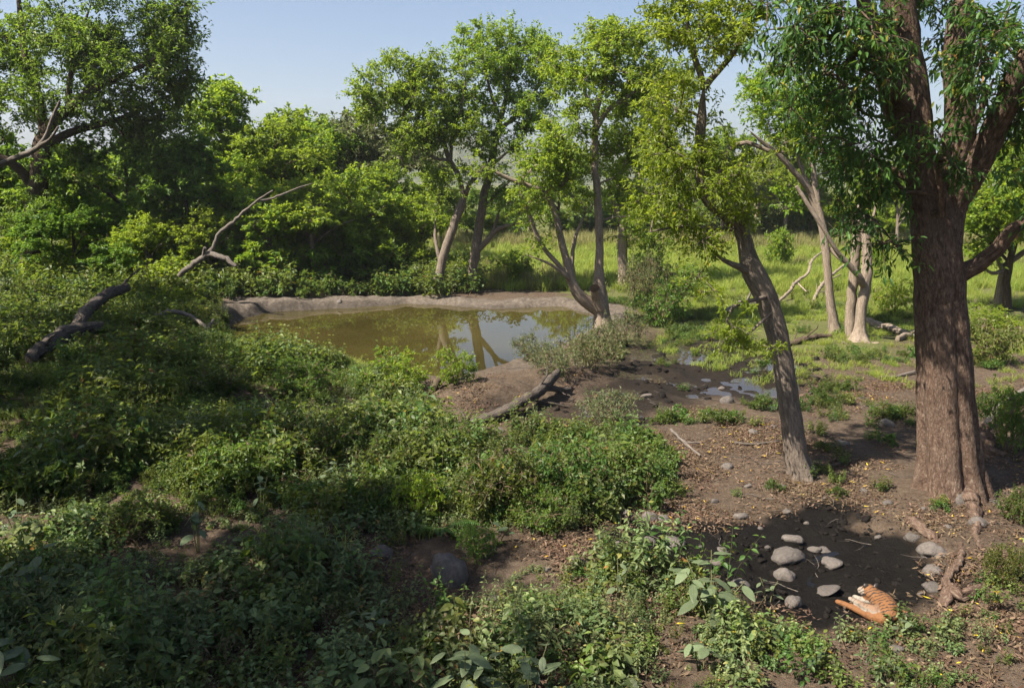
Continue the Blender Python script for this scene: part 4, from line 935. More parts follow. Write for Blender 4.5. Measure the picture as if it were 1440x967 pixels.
rng.seed(1); scatter('floating_leaves', 'fallen leaves floating on the pond', 'floating leaves', pts, np.stack([np.zeros(len(pts)), np.zeros(len(pts)), rng.uniform(0, 6, len(pts))], 1), rng.uniform(.5, 1.0, len(pts)), np.zeros(len(pts)), ['float'])
# leaf litter
def f_lit(x, y, px, py):
    w = (~inpoly(px, py, Z_LEFT) | (py > 780)) * (px > 300) * (py > 520) * np.where(polysd(x, y, MUD) < .1, .035, 1.0) * np.where(polysd(x, y, STREAM) < .2, .06, 1)
    w = w * np.where((px < 900) & (py < 730), .25, 1)
    return w * (.30 + 2.0 * fbm(x * .55, y * .55, 71, 4)).clip(.03, 1)
rng, pts, px, py = field(307, -8, 22, 9, 31, 6.5, f_lit)
pts[:, 2] += .012
scatter('leaf_litter', 'dry brown and yellow fallen leaves strewn over the bare ground', 'leaf litter', pts, dress(rng, pts, .03), rng.uniform(.75, 1.2, len(pts)), rng.randint(0, 3, len(pts)), ['litter0', 'litter1', 'litter2'])

# churned mud clods and twigs
def lump(seed, sub=2, rough=.35, flatz=.6, mat=None, name='stone'):
    import bmesh
    bm = bmesh.new(); bmesh.ops.create_icosphere(bm, subdivisions=sub, radius=1.0)
    rng = np.random.RandomState(seed); o = rng.uniform(0, 50, 2)
    ax = unit(rng.normal(0, 1, (4, 3))); am = rng.uniform(.55, .9, 4)
    for v in bm.verts:
        c = np.array(v.co)
        for a_, m_ in zip(ax, am):                       # worn facets
            k = np.dot(c, a_)
            if k > m_: c = c - a_ * (k - m_) * .7
        n = fbm(np.array([c[0] * 1.2 + o[0] + c[2]]), np.array([c[1] * 1.2 + o[1] - c[2] * .7]), seed % 9, 3)[0]
        c = c * (1 + rough * n); v.co = (c[0], c[1], c[2] * flatz)
    me = bpy.data.meshes.new(name); bm.to_mesh(me); bm.free()
    me.polygons.foreach_set('use_smooth', np.ones(len(me.polygons), bool)); me.materials.append(mat or M['rock']); return me
def mudmat():
    m = NT('black_mud'); g = m.n('ShaderNodeNewGeometry').outputs['Position']; n = m.noise(g, 22, 5, .65)
    m.l(m.ramp(n, [(.3, (.005, .004, .0035)), (.6, (.010, .008, .007)), (.8, (.026, .02, .017))]), m.b.inputs['Base Color'])
    m.b.inputs['Roughness'].default_value = .75; m.b.inputs['Specular IOR Level'].default_value = .12; m.l(m.bump(n, .9, .05), m.b.inputs['Normal']); return m.m
M['mud'] = mudmat()
for k in range(3): tpl(f'clod{k}', lump(400 + k, 2, 1.5, .5, M['mud']))
def f_clod(x, y, px, py):
    return (polysd(x, y, MUD) < .25) * (.35 + 1.3 * fbm(x * .9, y * .9, 81, 3)).clip(0.02, 1) * np.where(py > 800, .35, 1)
rng, pts, px, py = field(308, 2, 10, 13, 20, 60, f_clod)
pts[:, 2] += rng.uniform(-.04, .0, len(pts))
scatter('mud_clods', 'black churned clods of wet mud in the wallow', 'mud', pts, dress(rng, pts, .4), rng.uniform(.02, .05, len(pts)) + .08 * rng.rand(len(pts)) ** 4, rng.randint(0, 3, len(pts)), ['clod0', 'clod1', 'clod2'])
rng, pts, px, py = field(309, -1, 16, 26, 42, 5, lambda x, y, px, py: (polysd(x, y, STREAM) < .6) * (.1 + 1.1 * fbm(x * .7, y * .7, 83, 3)).clip(0, 1))
scatter('bog_clods', 'dark wet clods of trampled mud along the trickling stream', 'mud', pts, dress(rng, pts, .4), rng.uniform(.04, .16, len(pts)), rng.randint(0, 3, len(pts)), ['clod0', 'clod1', 'clod2'])
def twig_mesh(seed):
    rng = np.random.RandomState(seed); mb = MB(); x = np.linspace(-.5, .5, 5)
    tube(mb, np.stack([x, rng.normal(0, .05, 5), rng.normal(.015, .015, 5)], 1), [.012, .011, .009, .007, .003], 4)
    tube(mb, np.array([[0, 0, .015], [.15, .12, .04], [.26, .2, .05]]), [.007, .005, .002], 3); return mb.mesh('twig', M['bark_grey'])
for k in range(3): tpl(f'twig{k}', twig_mesh(410 + k))
rng, pts, px, py = field(310, -8, 20, 10, 34, .9, lambda x, y, px, py: (~inpoly(px, py, Z_LEFT) | (rng_any > .7)) * (polysd(x, y, POND) > .5) * 1.0 if False else (~inpoly(px, py, Z_LEFT)) * (polysd(x, y, POND) > .5) * .8)
scatter('fallen_twigs', 'thin dry twigs lying about on the bare ground', 'twigs', pts, dress(rng, pts, .06), rng.uniform(.35, 1.1, len(pts)), rng.randint(0, 3, len(pts)), ['twig0', 'twig1', 'twig2'])

# ------------------------------------------------------------------ stones
stone_me = [lump(500 + k, 3, .5, rz_) for k, rz_ in enumerate([.62, .55, .7, .5, .66, .58, .48, .72])]
SGRP = 'small stones half sunk in the earth'
stones = [
 (1111, 784, 48, .5, 'largest flat pale stone in the middle of the black mud'), (1170, 790, 36, .55, 'oval stone right of the largest mud stone'),
 (1106, 810, 34, .7, 'rounded block stone just below the largest mud stone'), (1147, 771, 22, .5, 'small stone between the far mud stone and the oval one'),
 (1160, 773, 24, .4, 'dark low stone touching the small stone in the mud'), (1115, 757, 30, .6, 'stone at the far edge of the mud above the largest one'),
 (1168, 828, 42, .3, 'flat stone almost drowned in black mud left of the tiger'), (1117, 848, 24, .8, 'lone pale stone at the near edge of the mud'),
 (1041, 821, 26, .5, 'stone behind the broad-leaved plant at the mud edge'), (1010, 790, 24, .6, 'dark stone at the left end of the mud above the broad-leaved plant'),
 (1016, 773, 18, .5, 'small stone near the left end of the mud, above the dark one'), (949, 761, 38, .5, 'long stone left of the mud, right one of a pair'),
 (911, 759, 26, .6, 'stone left of the mud, left one of a pair'), (1042, 726, 24, .7, 'upright stone on the leaf litter behind the mud'),
 (882, 722, 20, 1.0, 'tall dark stone at the foot of the middle bush'), (914, 729, 21, .8, 'grey stone in the row beside the middle bush'),
 (933, 730, 16, .8, 'smaller grey stone at the right of the row by the middle bush'), (954, 734, 13, .6, 'least stone at the end of the row by the middle bush'),
 (1314, 776, 40, .55, 'wide smooth stone on the right bank of the wallow'), (1285, 755, 26, .7, 'stone behind the wide smooth one near the root'),
 (1315, 802, 34, .7, 'stone leaning against the gnarled root at the wallow'), (1313, 826, 27, .6, 'stone below the gnarled root at the wallow'),
 (1297, 834, 13, .7, 'tiny pale stone right of the tiger'), (1354, 706, 19, 1.0, 'grey stone at the foot of the massive trunk'),
 (1376, 736, 22, .8, 'stone beyond the trailing root of the massive tree'), (632, 812, 66, 1.5, 'large angular boulder in the left foreground'),
 (535, 778, 38, .5, 'flat boulder half hidden left of the large boulder'), (816, 790, 32, .5, 'half buried stone left of the wallow among weeds'),
 (695, 842, 30, .35, 'low stone right below the large boulder'), (700, 606, 21, .6, 'pale stone below the fallen log'),
 (910, 556, 19, .6, 'round pale stone on the trampled stream mud'), (1023, 564, 18, .7, 'stone beside the stream puddles'),
 (1248, 596, 21, .6, 'pale stone left of the massive trunk'), (1188, 623, 21, .5, 'stone right of the leaning trunk'),
 (477, 431, 9, .6, 'tiny white stone on the far pond bank'), (1262, 911, 26, .5, 'stone among weeds below the tiger'), (1288, 908, 19, .5, 'small stone right of the one below the tiger'),
 (112, 852, 40, .4, 'mossy stone in the bottom left undergrowth')]
small = [(1100, 685, 14), (1250, 706, 18), (1052, 683, 12), (1107, 719, 14), (1023, 656, 16), (1059, 608, 13), (1185, 652, 12), (965, 590, 14), (1088, 600, 10), (1015, 545, 11), (1212, 560, 12), (1160, 700, 9), (1005, 705, 10),
         (1215, 690, 11), (985, 768, 10), (870, 765, 14), (770, 800, 12), (1070, 742, 10), (1235, 755, 12), (1335, 740, 12), (1300, 715, 9), (1080, 770, 9), (1400, 705, 14), (1135, 735, 8), (940, 700, 9)]
rs = np.random.RandomState(5)
def stone(px, py, w, k, label, group=None, name='stone', i=0):
    g = G(px, py + w * .12); r = w * .5 * mpp(g[1] / CP * .98)
    o = tag(part(name, stone_me[i % len(stone_me)]), label, 'stone', group)
    zf = k * 1.75; o.scale = (r, r * rs.uniform(.75, 1.0), r * zf); o.rotation_euler = (rs.normal(0, .1), rs.normal(0, .1), rs.uniform(-.5, .5) + (math.pi if rs.rand() < .5 else 0))
    o.location = (g[0], g[1] + r * .3, g[2] + r * zf * .05)
for i, (px_, py_, w_, k_, lb_) in enumerate(stones): stone(px_, py_, w_, k_, lb_, 'boulders' if w_ > 50 else 'stones around the wallow and bare ground', 'boulder' if 'boulder' in lb_ else 'stone', i)
for i, (px_, py_, w_) in enumerate(small): stone(px_, py_, w_, rs.uniform(.5, .8), 'small stone half sunk in the leaf-strewn earth', SGRP, 'stone', i + 3)

# ------------------------------------------------------------------ dead wood
def Gh(px, py, h):
    z = h
    for i in range(10):
        p = P(px, py, z); z = .5 * z + .5 * (hz(p[0], p[1]) + h)
    return np.array([p[0], p[1], z])
def deadwood(name, label, cat, limbs, mat, seed=0, group=None, sides=9):
    """limbs: lists of (px, py, height above ground, width); the first one is the main stem"""
    rng = np.random.RandomState(seed); org = None; th = None
    for k, lm in enumerate(limbs):
        rows = []
        for px_, py_, h_, w_ in lm:
            p = Gh(px_, py_, h_); rows.append([*p, w_ * .39 * mpp(p[1] / CP)])
        q = spline(rows, .22, .18, rng); mb = MB()
        wob = rng.uniform(0, 6, 3)
        tube(mb, q[:, :3], q[:, 3], sides if q[:, 3].max() > .02 else 6, lambda t_, u_, p_: 1 + .14 * np.cos(2 * t_ + wob[0] + 3 * u_) + .10 * np.cos(3 * t_ + wob[1] - 7 * u_) + .07 * np.cos(5 * t_ + wob[2] + 13 * u_), cap0=True)
        if k == 0: org = rows[0][:3]; th = thing(name, label, cat, org, 0, group)
        part('stem' if k == 0 else 'bough', mb.mesh(name, mat, True, org), th)
        if len(q) > 6 and name not in ('stick', 'stump'):
            for z_ in range(3 if k == 0 else 1):
                i_ = rng.randint(2, len(q) - 1); r_ = q[i_, 3]; dv = unit(unit(q[i_, :3] - q[i_ - 1, :3]) * .6 + rng.normal(0, .6, 3) + np.array([0, 0, .35])); l_ = r_ * rng.uniform(4, 9)
                tp = np.stack([q[i_, :3] + dv * l_ * f_ + rng.normal(0, .05 * l_, 3) * f_ for f_ in (0, .4, .75, 1.0)]); mb = MB(); tube(mb, tp, r_ * np.array([.32, .24, .18, .08]), 6)
                part('broken_twig', mb.mesh('broken_twig', mat, True, org), th)
    return th
DG = 'fallen dead wood'
deadwood('fallen_log', 'thick grey log lying on the mud mound before the pond', 'log', [[(648, 598, .14, 20), (690, 586, .2, 22), (725, 570, .3, 21), (755, 553, .42, 21), (772, 538, .5, 20), (784, 524, .62, 15)], [(768, 545, .4, 12), (785, 548, .28, 10), (802, 546, .2, 6)], [(742, 562, .3, 5), (770, 566, .15, 4), (800, 572, .05, 3)]], M['log_wood'], 1, DG)
deadwood('snag', 'dark broken snag sticking up against the pond water', 'snag', [[(600, 556, .0, 15), (618, 536, .25, 14), (634, 518, .5, 13), (647, 505, .7, 9)], [(634, 518, .5, 8), (646, 512, .55, 6)]], M['bark_dark'], 2, DG)
deadwood('toppled_tree', 'broken grey fallen trunk jutting from the left thicket', 'log', [[(40, 505, .5, 18), (70, 482, .9, 26), (98, 467, 1.15, 29), (125, 461, 1.2, 24), (150, 456, .9, 16)], [(106, 460, 1.2, 20), (122, 438, 1.5, 22), (146, 418, 1.7, 21), (178, 404, 1.85, 15)]], M['log_wood'], 3, DG)
deadwood('arched_branch', 'arched bare branch over the thicket left of the pond', 'branch', [[(190, 458, .4, 8), (215, 446, .8, 9), (240, 438, 1.0, 9), (265, 443, .9, 8), (282, 454, .7, 7), (292, 461, .6, 6), (300, 450, .8, 5)]], M['bark_grey'], 4, DG)
th = thing('dead_bough', 'long pale dead bough rising out of the thicket left of the pond', 'branch', PD(235, 396, 47.5), 0, DG); org = np.array(th.location)
for nm_, lm_ in (('stem', [(252, 388, 7), (266, 376, 8), (285, 362, 8), (298, 350, 6), (308, 328, 5), (325, 314, 5), (343, 298, 4), (362, 282, 3), (384, 268, 2)]), ('bough', [(292, 358, 8), (315, 362, 8, -.4), (332, 374, 5, -.6)]), ('bough', [(358, 285, 3), (385, 278, 3, .3), (420, 264, 2, .5), (440, 258, 1, .6)]), ('bough', [(286, 361, 5), (288, 348, 4, -.3)])):
    q = spline(px_stem(47.5, lm_), .25, .2, np.random.RandomState(5)); mb = MB(); tube(mb, q[:, :3], q[:, 3], 8); part(nm_, mb.mesh('dead_bough', M['bark_grey'], True, org), th)
th = thing('dead_bough', 'bare pale crooked branch reaching in over the left edge', 'branch', PD(-60, 252, 27), 0, DG); org = np.array(th.location)
for nm_, lm_ in (('stem', [(-60, 252, 9), (-10, 236, 8), (25, 221, 8), (52, 208, 7), (66, 188, 5), (74, 165, 5), (84, 142, 3)]), ('bough', [(52, 208, 6), (70, 196, 4, -.4), (82, 178, 3, -.6)])):
    q = spline(px_stem(27, lm_), .2, .15, np.random.RandomState(6)); mb = MB(); tube(mb, q[:, :3], q[:, 3], 8); part(nm_, mb.mesh('dead_bough', M['bark_grey'], True, org), th)
deadwood('dead_branch', 'left of two bare dead branches lying in the bright grass', 'branch', [[(1094, 424, .1, 5), (1110, 410, .5, 5), (1119, 397, .9, 5), (1136, 384, 1.3, 4), (1142, 366, 1.8, 4), (1158, 352, 2.2, 2)], [(1136, 384, 1.3, 3), (1140, 372, 1.6, 2)], [(1120, 396, .9, 3), (1134, 410, .5, 2)]], M['bark_pale'], 7, DG)
deadwood('dead_branch', 'right of two bare dead branches lying in the bright grass', 'branch', [[(1142, 428, .1, 6), (1150, 410, .5, 6), (1164, 392, .9, 5), (1180, 378, 1.3, 4), (1194, 368, 1.5, 3)], [(1160, 396, .8, 3), (1182, 386, 1.0, 2)]], M['bark_pale'], 8, DG)
deadwood('fallen_log', 'pale curved log on the ground behind the massive trunk', 'log', [[(1216, 450, .15, 10), (1232, 456, .2, 13), (1252, 461, .2, 14), (1270, 466, .2, 13), (1296, 470, .25, 12), (1310, 468, .3, 10)], [(1262, 476, .12, 9), (1280, 470, .2, 11), (1300, 476, .15, 9)]], M['bark_pale'], 9, DG)
deadwood('bent_branch', 'bent grey branch propped up right of the massive trunk', 'branch', [[(1378, 606, .1, 11), (1396, 584, .35, 11), (1404, 572, .5, 10), (1420, 562, .6, 10), (1442, 548, .8, 9), (1480, 540, .9, 7)]], M['bark_grey'], 10, DG)
deadwood('stick', 'straight stick on the ground left of the massive trunk', 'stick', [[(1236, 530, .06, 5), (1262, 529, .06, 5), (1286, 522, .1, 4)]], M['bark_grey'], 11, DG)
deadwood('stick', 'thin stick lying left of the leaning trunk foot', 'stick', [[(1032, 622, .05, 5), (1060, 624, .06, 4), (1096, 620, .06, 3)]], M['bark_grey'], 12, DG)
deadwood('stick', 'forked stick on the litter by the middle bush', 'stick', [[(944, 604, .05, 6), (962, 622, .08, 6), (985, 640, .06, 4)], [(962, 622, .08, 4), (984, 622, .08, 3)]], M['bark_grey'], 13, DG)
deadwood('stick', 'dark branch lying right of the leaning trunk foot', 'stick', [[(1142, 652, .06, 8), (1168, 655, .07, 7), (1196, 648, .07, 5)]], M['bark_dark'], 14, DG)
deadwood('fallen_log', 'low dark rotten log on the mound before the pale trunks', 'log', [[(1108, 484, .1, 9), (1128, 478, .15, 11), (1150, 472, .12, 9), (1170, 472, .1, 6)]], M['bark_dark'], 15, DG)
deadwood('stump', 'short dark stump among weeds right of the massive trunk', 'stump', [[(1384, 492, .0, 13), (1384, 470, .5, 10), (1385, 450, 1.0, 9)]], M['bark_dark'], 16, DG)
deadwood('fallen_log', 'weathered log end lying in the grass left of the dead branches', 'log', [[(1018, 440, .15, 6), (1032, 432, .2, 12), (1052, 428, .2, 14), (1070, 430, .15, 9)]], M['bark_grey'], 17, DG)
# white-stemmed saplings on the far bank
for i, (lb_, lm_) in enumerate([('bare white-stemmed sapling on the far bank left of the bank trees', [[(556, 416, 0, 7), (566, 385, .9, 5), (580, 366, 1.8, 5), (591, 348, 2.7, 5), (588, 328, 3.6, 4), (578, 308, 4.6, 3), (576, 290, 5.4, 2)], [(572, 376, 1.3, 4), (573, 350, 2.5, 3), (572, 328, 3.6, 2)], [(591, 350, 2.6, 3), (600, 330, 3.5, 2)]]),
                                ('thin forked whitish sapling at the left end of the far bank thicket', [[(518, 417, 0, 5), (524, 388, .9, 4), (534, 368, 1.9, 3), (538, 350, 2.6, 2)], [(523, 392, .8, 3), (510, 370, 1.8, 2)]]),
                                ('thin leaning sapling stem between the two white saplings', [[(546, 416, 0, 5), (550, 385, 1.0, 3), (560, 360, 2.2, 3), (556, 338, 3.2, 2)]])]):
    deadwood('sapling', lb_, 'sapling', lm_, M['bark_pale'], 30 + i, 'white saplings on the far bank')
# surface roots of the massive tree
big = bpy.data.objects['banyan_tree']; org = np.array(big.location); rngr = np.random.RandomState(3)
for rt in [[(1352, 660, .55, 30), (1362, 690, .22, 26), (1370, 715, .1, 20), (1372, 742, .04, 16), (1376, 770, .0, 10)], 
           [(1378, 600, .5, 24), (1392, 628, .2, 20), (1412, 640, .05, 12)], [(1275, 726, .02, 14), (1290, 738, .08, 18), (1308, 750, .06, 17), (1322, 762, 0, 10)],
           [(1352, 762, .02, 10), (1350, 785, .1, 12), (1336, 806, .14, 15), (1334, 822, .16, 17), (1350, 834, .16, 18), (1372, 826, .12, 15), (1385, 818, 0, 9)], [(1338, 820, .12, 14), (1328, 842, .1, 18), (1320, 858, .0, 14)]]:
    rows = []
    for px_, py_, h_, w_ in rt:
        p = Gh(px_, py_, h_); rows.append([p[0], p[1], p[2] - .05, w_ * .43 * mpp(p[1] / CP)])
    q = spline(rows, .12, .25, rngr); mb = MB(); tube(mb, q[:, :3], q[:, 3] * (1 + rngr.normal(0, .08, len(q))), 14, lambda t_, u_, p_: 1 + .16 * np.cos(3 * t_ + 4 * u_) + .09 * np.cos(5 * t_ - 9 * u_), cap0=True)
    part('root', mb.mesh('root', M['bark_big'], True, org), big)
# the open stub of the hollow tree
hol = bpy.data.objects['hollow_tree']; org = np.array(hol.location); Yh = org[1]
q = spline(px_stem(Yh, [(846, 432, 20, -.3), (841, 420, 18, -.5), (838, 411, 16, -.75), (836, 405, 15, -.95)]), .1); mb = MB()
tube(mb, q[:, :3], q[:, 3], 14, cap1=False); inn = q[::-1].copy(); inn[:, 3] *= .72
M['hollow'] = flat('hollow_lining', (.012, .009, .007), 1.0)  # near-black colour for the inner wall of the stub
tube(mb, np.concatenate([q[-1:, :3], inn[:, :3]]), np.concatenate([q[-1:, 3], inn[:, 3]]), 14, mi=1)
part('stub', mb.mesh('stub', [M['bark_pale'], M['hollow']], True, org), hol, 'broken stub with a dark open hollow')

# ------------------------------------------------------------------ shrubs that stand out
def shrub_proto(seed, R, h, n, L, Wd, mat, stemmat, shape='diamond', ntw=9):
    T = Tree(seed); rng = T.rng; C = []
    for k in range(5):
        a = k * 1.256 + rng.uniform(-.4, .4); e = R * rng.uniform(.35, .75)
        T.stem([[math.cos(a) * .05, math.sin(a) * .05, -.08, .022], [math.cos(a) * e * .45, math.sin(a) * e * .45, h * .35, .016], [math.cos(a) * e, math.sin(a) * e, h * rng.uniform(.6, .85), .008]], .25, attach=False)
    while len(C) < n // 55:
        q = unit(rng.normal(0, 1, 3)) * rng.rand() ** .4; q = np.array([q[0] * R, q[1] * R, h * .52 + q[2] * h * .48])
        if q[2] > .05: C.append(q)
    T.grow(C, .005)
    th = thing('shrub', '', 'shrub'); w = MB(); T.wood(w, 5); T.branches(w, 4)
    fo = MB(); foliage(fo, w, [T.p[i] for i, k in T.tips], min(R, h) * .34, 55, L, Wd, rng, shape, ntw, tw=.003)
    part('stems', w.mesh('stems', stemmat), th); part('foliage', fo.mesh('foliage', mat, False), th); return th
SP_ = {'g': shrub_proto(601, .9, 1.1, 2600, .10, .058, M['herb'], M['stem_brown'], ntw=8), 'd': shrub_proto(602, 1.0, 1.2, 2600, .10, .055, M['leaf_dark'], M['stem_brown'], ntw=8),
       'l': shrub_proto(603, .9, 1.3, 2200, .11, .06, M['leaf_lime'], M['stem_brown'], ntw=8), 'o': shrub_proto(604, 1.0, 1.0, 2400, .12, .035, M['leaf_olive'], M['stem_brown'], ntw=8),
       'f': shrub_proto(605, 1.0, 1.6, 2600, .17, .09, M['leaf_mid'], M['stem_brown'], ntw=8)}
sused = set()
def shrub(k, px, py, wpx, hpx, label, group):
    g = G(px, py); m = mpp(g[1] / CP); R0, h0 = {'g': (.9, 1.1), 'd': (1.0, 1.2), 'l': (.9, 1.3), 'o': (1.0, 1.0), 'f': (1.0, 1.6)}[k]
    sx = wpx * .5 * m / R0 / 1.15; szz = hpx * m / h0 / 1.1; loc = (g[0], g[1] + R0 * sx * .5, hz(g[0], g[1] + R0 * sx * .5)); rz = rs.uniform(0, 6.28)
    if k not in sused:
        sused.add(k); o = SP_[k]; o.location = [float(a) for a in loc]; o.scale = (sx, sx, szz); o.rotation_euler = (0, 0, rz); o['label'] = label; o['group'] = group
    else: copy_tree(SP_[k], loc, rz, (sx, sx, szz), label, group)
G1, G2, G3, G4 = 'bushes in front of the wallow', 'shrubs around the pond', 'bushes at the edge of the field', 'bushes of the left slope'
for a in [('g', 700, 735, 150, 110, 'broad green bush in the middle, below the fallen log', G1), ('g', 800, 720, 150, 105, 'broad green bush right of the one below the fallen log', G1), ('g', 880, 700, 110, 85, 'green bush at the right end of the middle bushes', G1),
          ('d', 765, 755, 110, 70, 'dark low bush at the front of the middle bushes', G1), ('d', 668, 790, 80, 60, 'dark small bush behind the large boulder', G1), ('l', 590, 735, 90, 80, 'lime ferny bush left of the middle bushes', G1),
          ('g', 620, 660, 110, 75, 'green bush on the slope below the snag', G1), ('l', 555, 560, 110, 70, 'light green bush overhanging the near pond shore', G2), ('l', 640, 545, 70, 60, 'small light green bush around the snag', G2),
          ('o', 835, 520, 110, 60, 'grey-leaved bush on the pond bank under the hollow tree', G2), ('o', 880, 490, 70, 50, 'small grey bush right of the hollow tree foot', G2), ('o', 780, 535, 80, 45, 'grey dry bush behind the fallen log end', G2), ('o', 745, 510, 60, 40, 'thin grey plant at the near waterline', G2),
          ('o', 860, 600, 100, 50, 'grey drooping weeds right of the fallen log', G2), ('d', 935, 462, 90, 72, 'dark bush right of the pond beside the path', G2), ('o', 910, 440, 80, 80, 'pale bush before the short trunk behind the pond', G2), ('d', 960, 420, 110, 50, 'dark bush in the shade under the leaning crown', G3),
          ('d', 915, 395, 70, 40, 'small dark bush at the left end of the shaded grass', G3), ('l', 1265, 445, 70, 60, 'bright bush left of the massive trunk', G3), ('f', 1098, 378, 46, 60, 'tall thin weed bush standing alone in the field', G3), ('l', 1235, 385, 36, 60, 'slender sapling bush in the field behind the twin trunk', G3),
          ('g', 1400, 515, 100, 70, 'green bush right of the massive trunk', G3), ('d', 1430, 640, 110, 110, 'dark bush at the right edge beyond the bent branch', G3), ('l', 1400, 470, 90, 40, 'yellowish low bush near the stump', G3), ('g', 1435, 740, 60, 60, 'leafy weed bush at the right edge by the wallow bank', G3), ('g', 1420, 830, 70, 70, 'leafy weed bush at the right edge above the stones', G3),
          ('f', 150, 405, 90, 60, 'pale leafy bush at the foot of the wood above the fallen trunk', G4), ('f', 330, 405, 120, 70, 'bright bush under the dead bough', G4), ('f', 400, 412, 110, 70, 'rounded bush on the far left pond bank', G4), ('f', 470, 410, 110, 75, 'rounded bush in the middle of the far bank', G4), ('d', 445, 416, 80, 36, 'dark low bush at the far waterline', G4),
          ('f', 540, 405, 90, 70, 'leafy bush behind the white saplings', G4), ('f', 230, 420, 100, 60, 'leafy bush left of the dead bough foot', G4), ('l', 70, 410, 110, 60, 'yellow green bush before the great left trunk', G4), ('g', 20, 440, 90, 50, 'dark bush at the left edge of the slope', G4),
          ('l', 250, 440, 80, 40, 'yellow green bush behind the arched branch', G4), ('g', 150, 520, 130, 60, 'wide bush below the fallen trunk', G4), ('g', 290, 570, 130, 60, 'wide bush in the middle of the left slope', G4), ('d', 420, 560, 120, 55, 'dark bush on the slope before the shore grass', G4),
          ('g', 440, 660, 140, 75, 'wide bush in the dark hollow of the slope', G4), ('d', 330, 690, 130, 70, 'dark bush above the pale drooping plant', G4), ('g', 150, 640, 130, 70, 'bush behind the broad-leaved plant on the left slope', G4), ('g', 200, 760, 130, 70, 'bush in the left foreground beside the pale drooping plant', G4),
          ('g', 540, 680, 110, 70, 'bush left of the dirt gap on the slope', G4), ('f', 650, 400, 60, 40, 'leafy bush between the feet of the two bank trees', G4), ('f', 720, 402, 80, 50, 'leafy bush right of the two bank trees', G4)]:
    shrub(*a)

# ------------------------------------------------------------------ broad-leaved plants, leaf by leaf
def broad_leaf():
    mb = MB(); n = 7; V = []; T = []
    for i in range(n):
        t = i / (n - 1); w = .30 * math.sin(math.pi * min(1, t * .93 + .06)) ** .75 * (1 - .25 * t); z = -.22 * t * t
        wv = .012 * math.sin(i * 2.4)
        for s_, k in ((-1, 1), (-.5, .5), (0, 0), (.5, .5), (1, 1)): V.append((w * s_, t, z + .07 * abs(s_) * (1 - t * .4) - .05 * s_ * s_ + (wv if abs(s_) == 1 else 0)))
    for i in range(n - 1):
        for j in range(4):
            a_ = i * 5 + j; T += [(a_, a_ + 1, a_ + 6), (a_, a_ + 6, a_ + 5)]
    return V, T
def broadmat(name, dark, light, vein):
    m = NT(name); tc = m.n('ShaderNodeTexCoord').outputs['Object']; oi = m.n('ShaderNodeObjectInfo').outputs['Random']
    sp = m.n('ShaderNodeSeparateXYZ'); m.l(tc, sp.inputs[0]); ab = m.n('ShaderNodeMath', operation='ABSOLUTE'); m.l(sp.outputs[0], ab.inputs[0])
    sl_ = m.n('ShaderNodeMath', operation='MULTIPLY_ADD', i_1=-.9); m.l(ab.outputs[0], sl_.inputs[0]); m.l(sp.outputs[1], sl_.inputs[2])
    wv = m.n('ShaderNodeMath', operation='PINGPONG', i_1=.055); m.l(sl_.outputs[0], wv.inputs[0])
    vn = m.ramp(wv.outputs[0], [(.0, 1.0), (.011, 0.0)]); md = m.ramp(ab.outputs[0], [(.0, 1.0), (.013, 0.0)])
    v = m.mix(1.0, vn, md, 'LIGHTEN'); n = m.noise(tc, 7, 4)
    c = m.mix(n, dark, light); c = m.mix(m.mix(1.0, v, (.45, .45, .45), 'MULTIPLY'), c, vein)
    mr = m.n('ShaderNodeMapRange', i_To_Min=.7, i_To_Max=1.25); m.l(oi, mr.inputs[0]); hs = m.n('ShaderNodeHueSaturation', i_Color=c); m.l(mr.outputs[0], hs.inputs['Value'])
    m.l(hs.outputs[0], m.b.inputs['Base Color']); m.b.inputs['Roughness'].default_value = .55
    m.l(m.bump(v, .5, .02), m.b.inputs['Normal'])
    tr = m.n('ShaderNodeBsdfTranslucent'); m.l(m.mix(.5, hs.outputs[0], (.2, .3, .04)), tr.inputs[0]); mx = m.n('ShaderNodeMixShader', i_0=.3)
    m.l(m.b.outputs[0], mx.inputs[1]); m.l(tr.outputs[0], mx.inputs[2]); m.l(mx.outputs[0], m.out.inputs[0]); return m.m
M['broad'] = broadmat('broad_leaf_blade', (.075, .11, .05), (.13, .165, .085), (.22, .25, .14))
M['broad_dark'] = broadmat('dark_broad_leaf_blade', (.035, .065, .028), (.065, .10, .045), (.12, .16, .08))
Vb, Tb = broad_leaf(); LM = {}
for k in ('broad', 'broad_dark'):
    mb = MB(); mb.add(Vb, Tb); LM[k] = mb.mesh('leaf', M[k], True, attrs=())
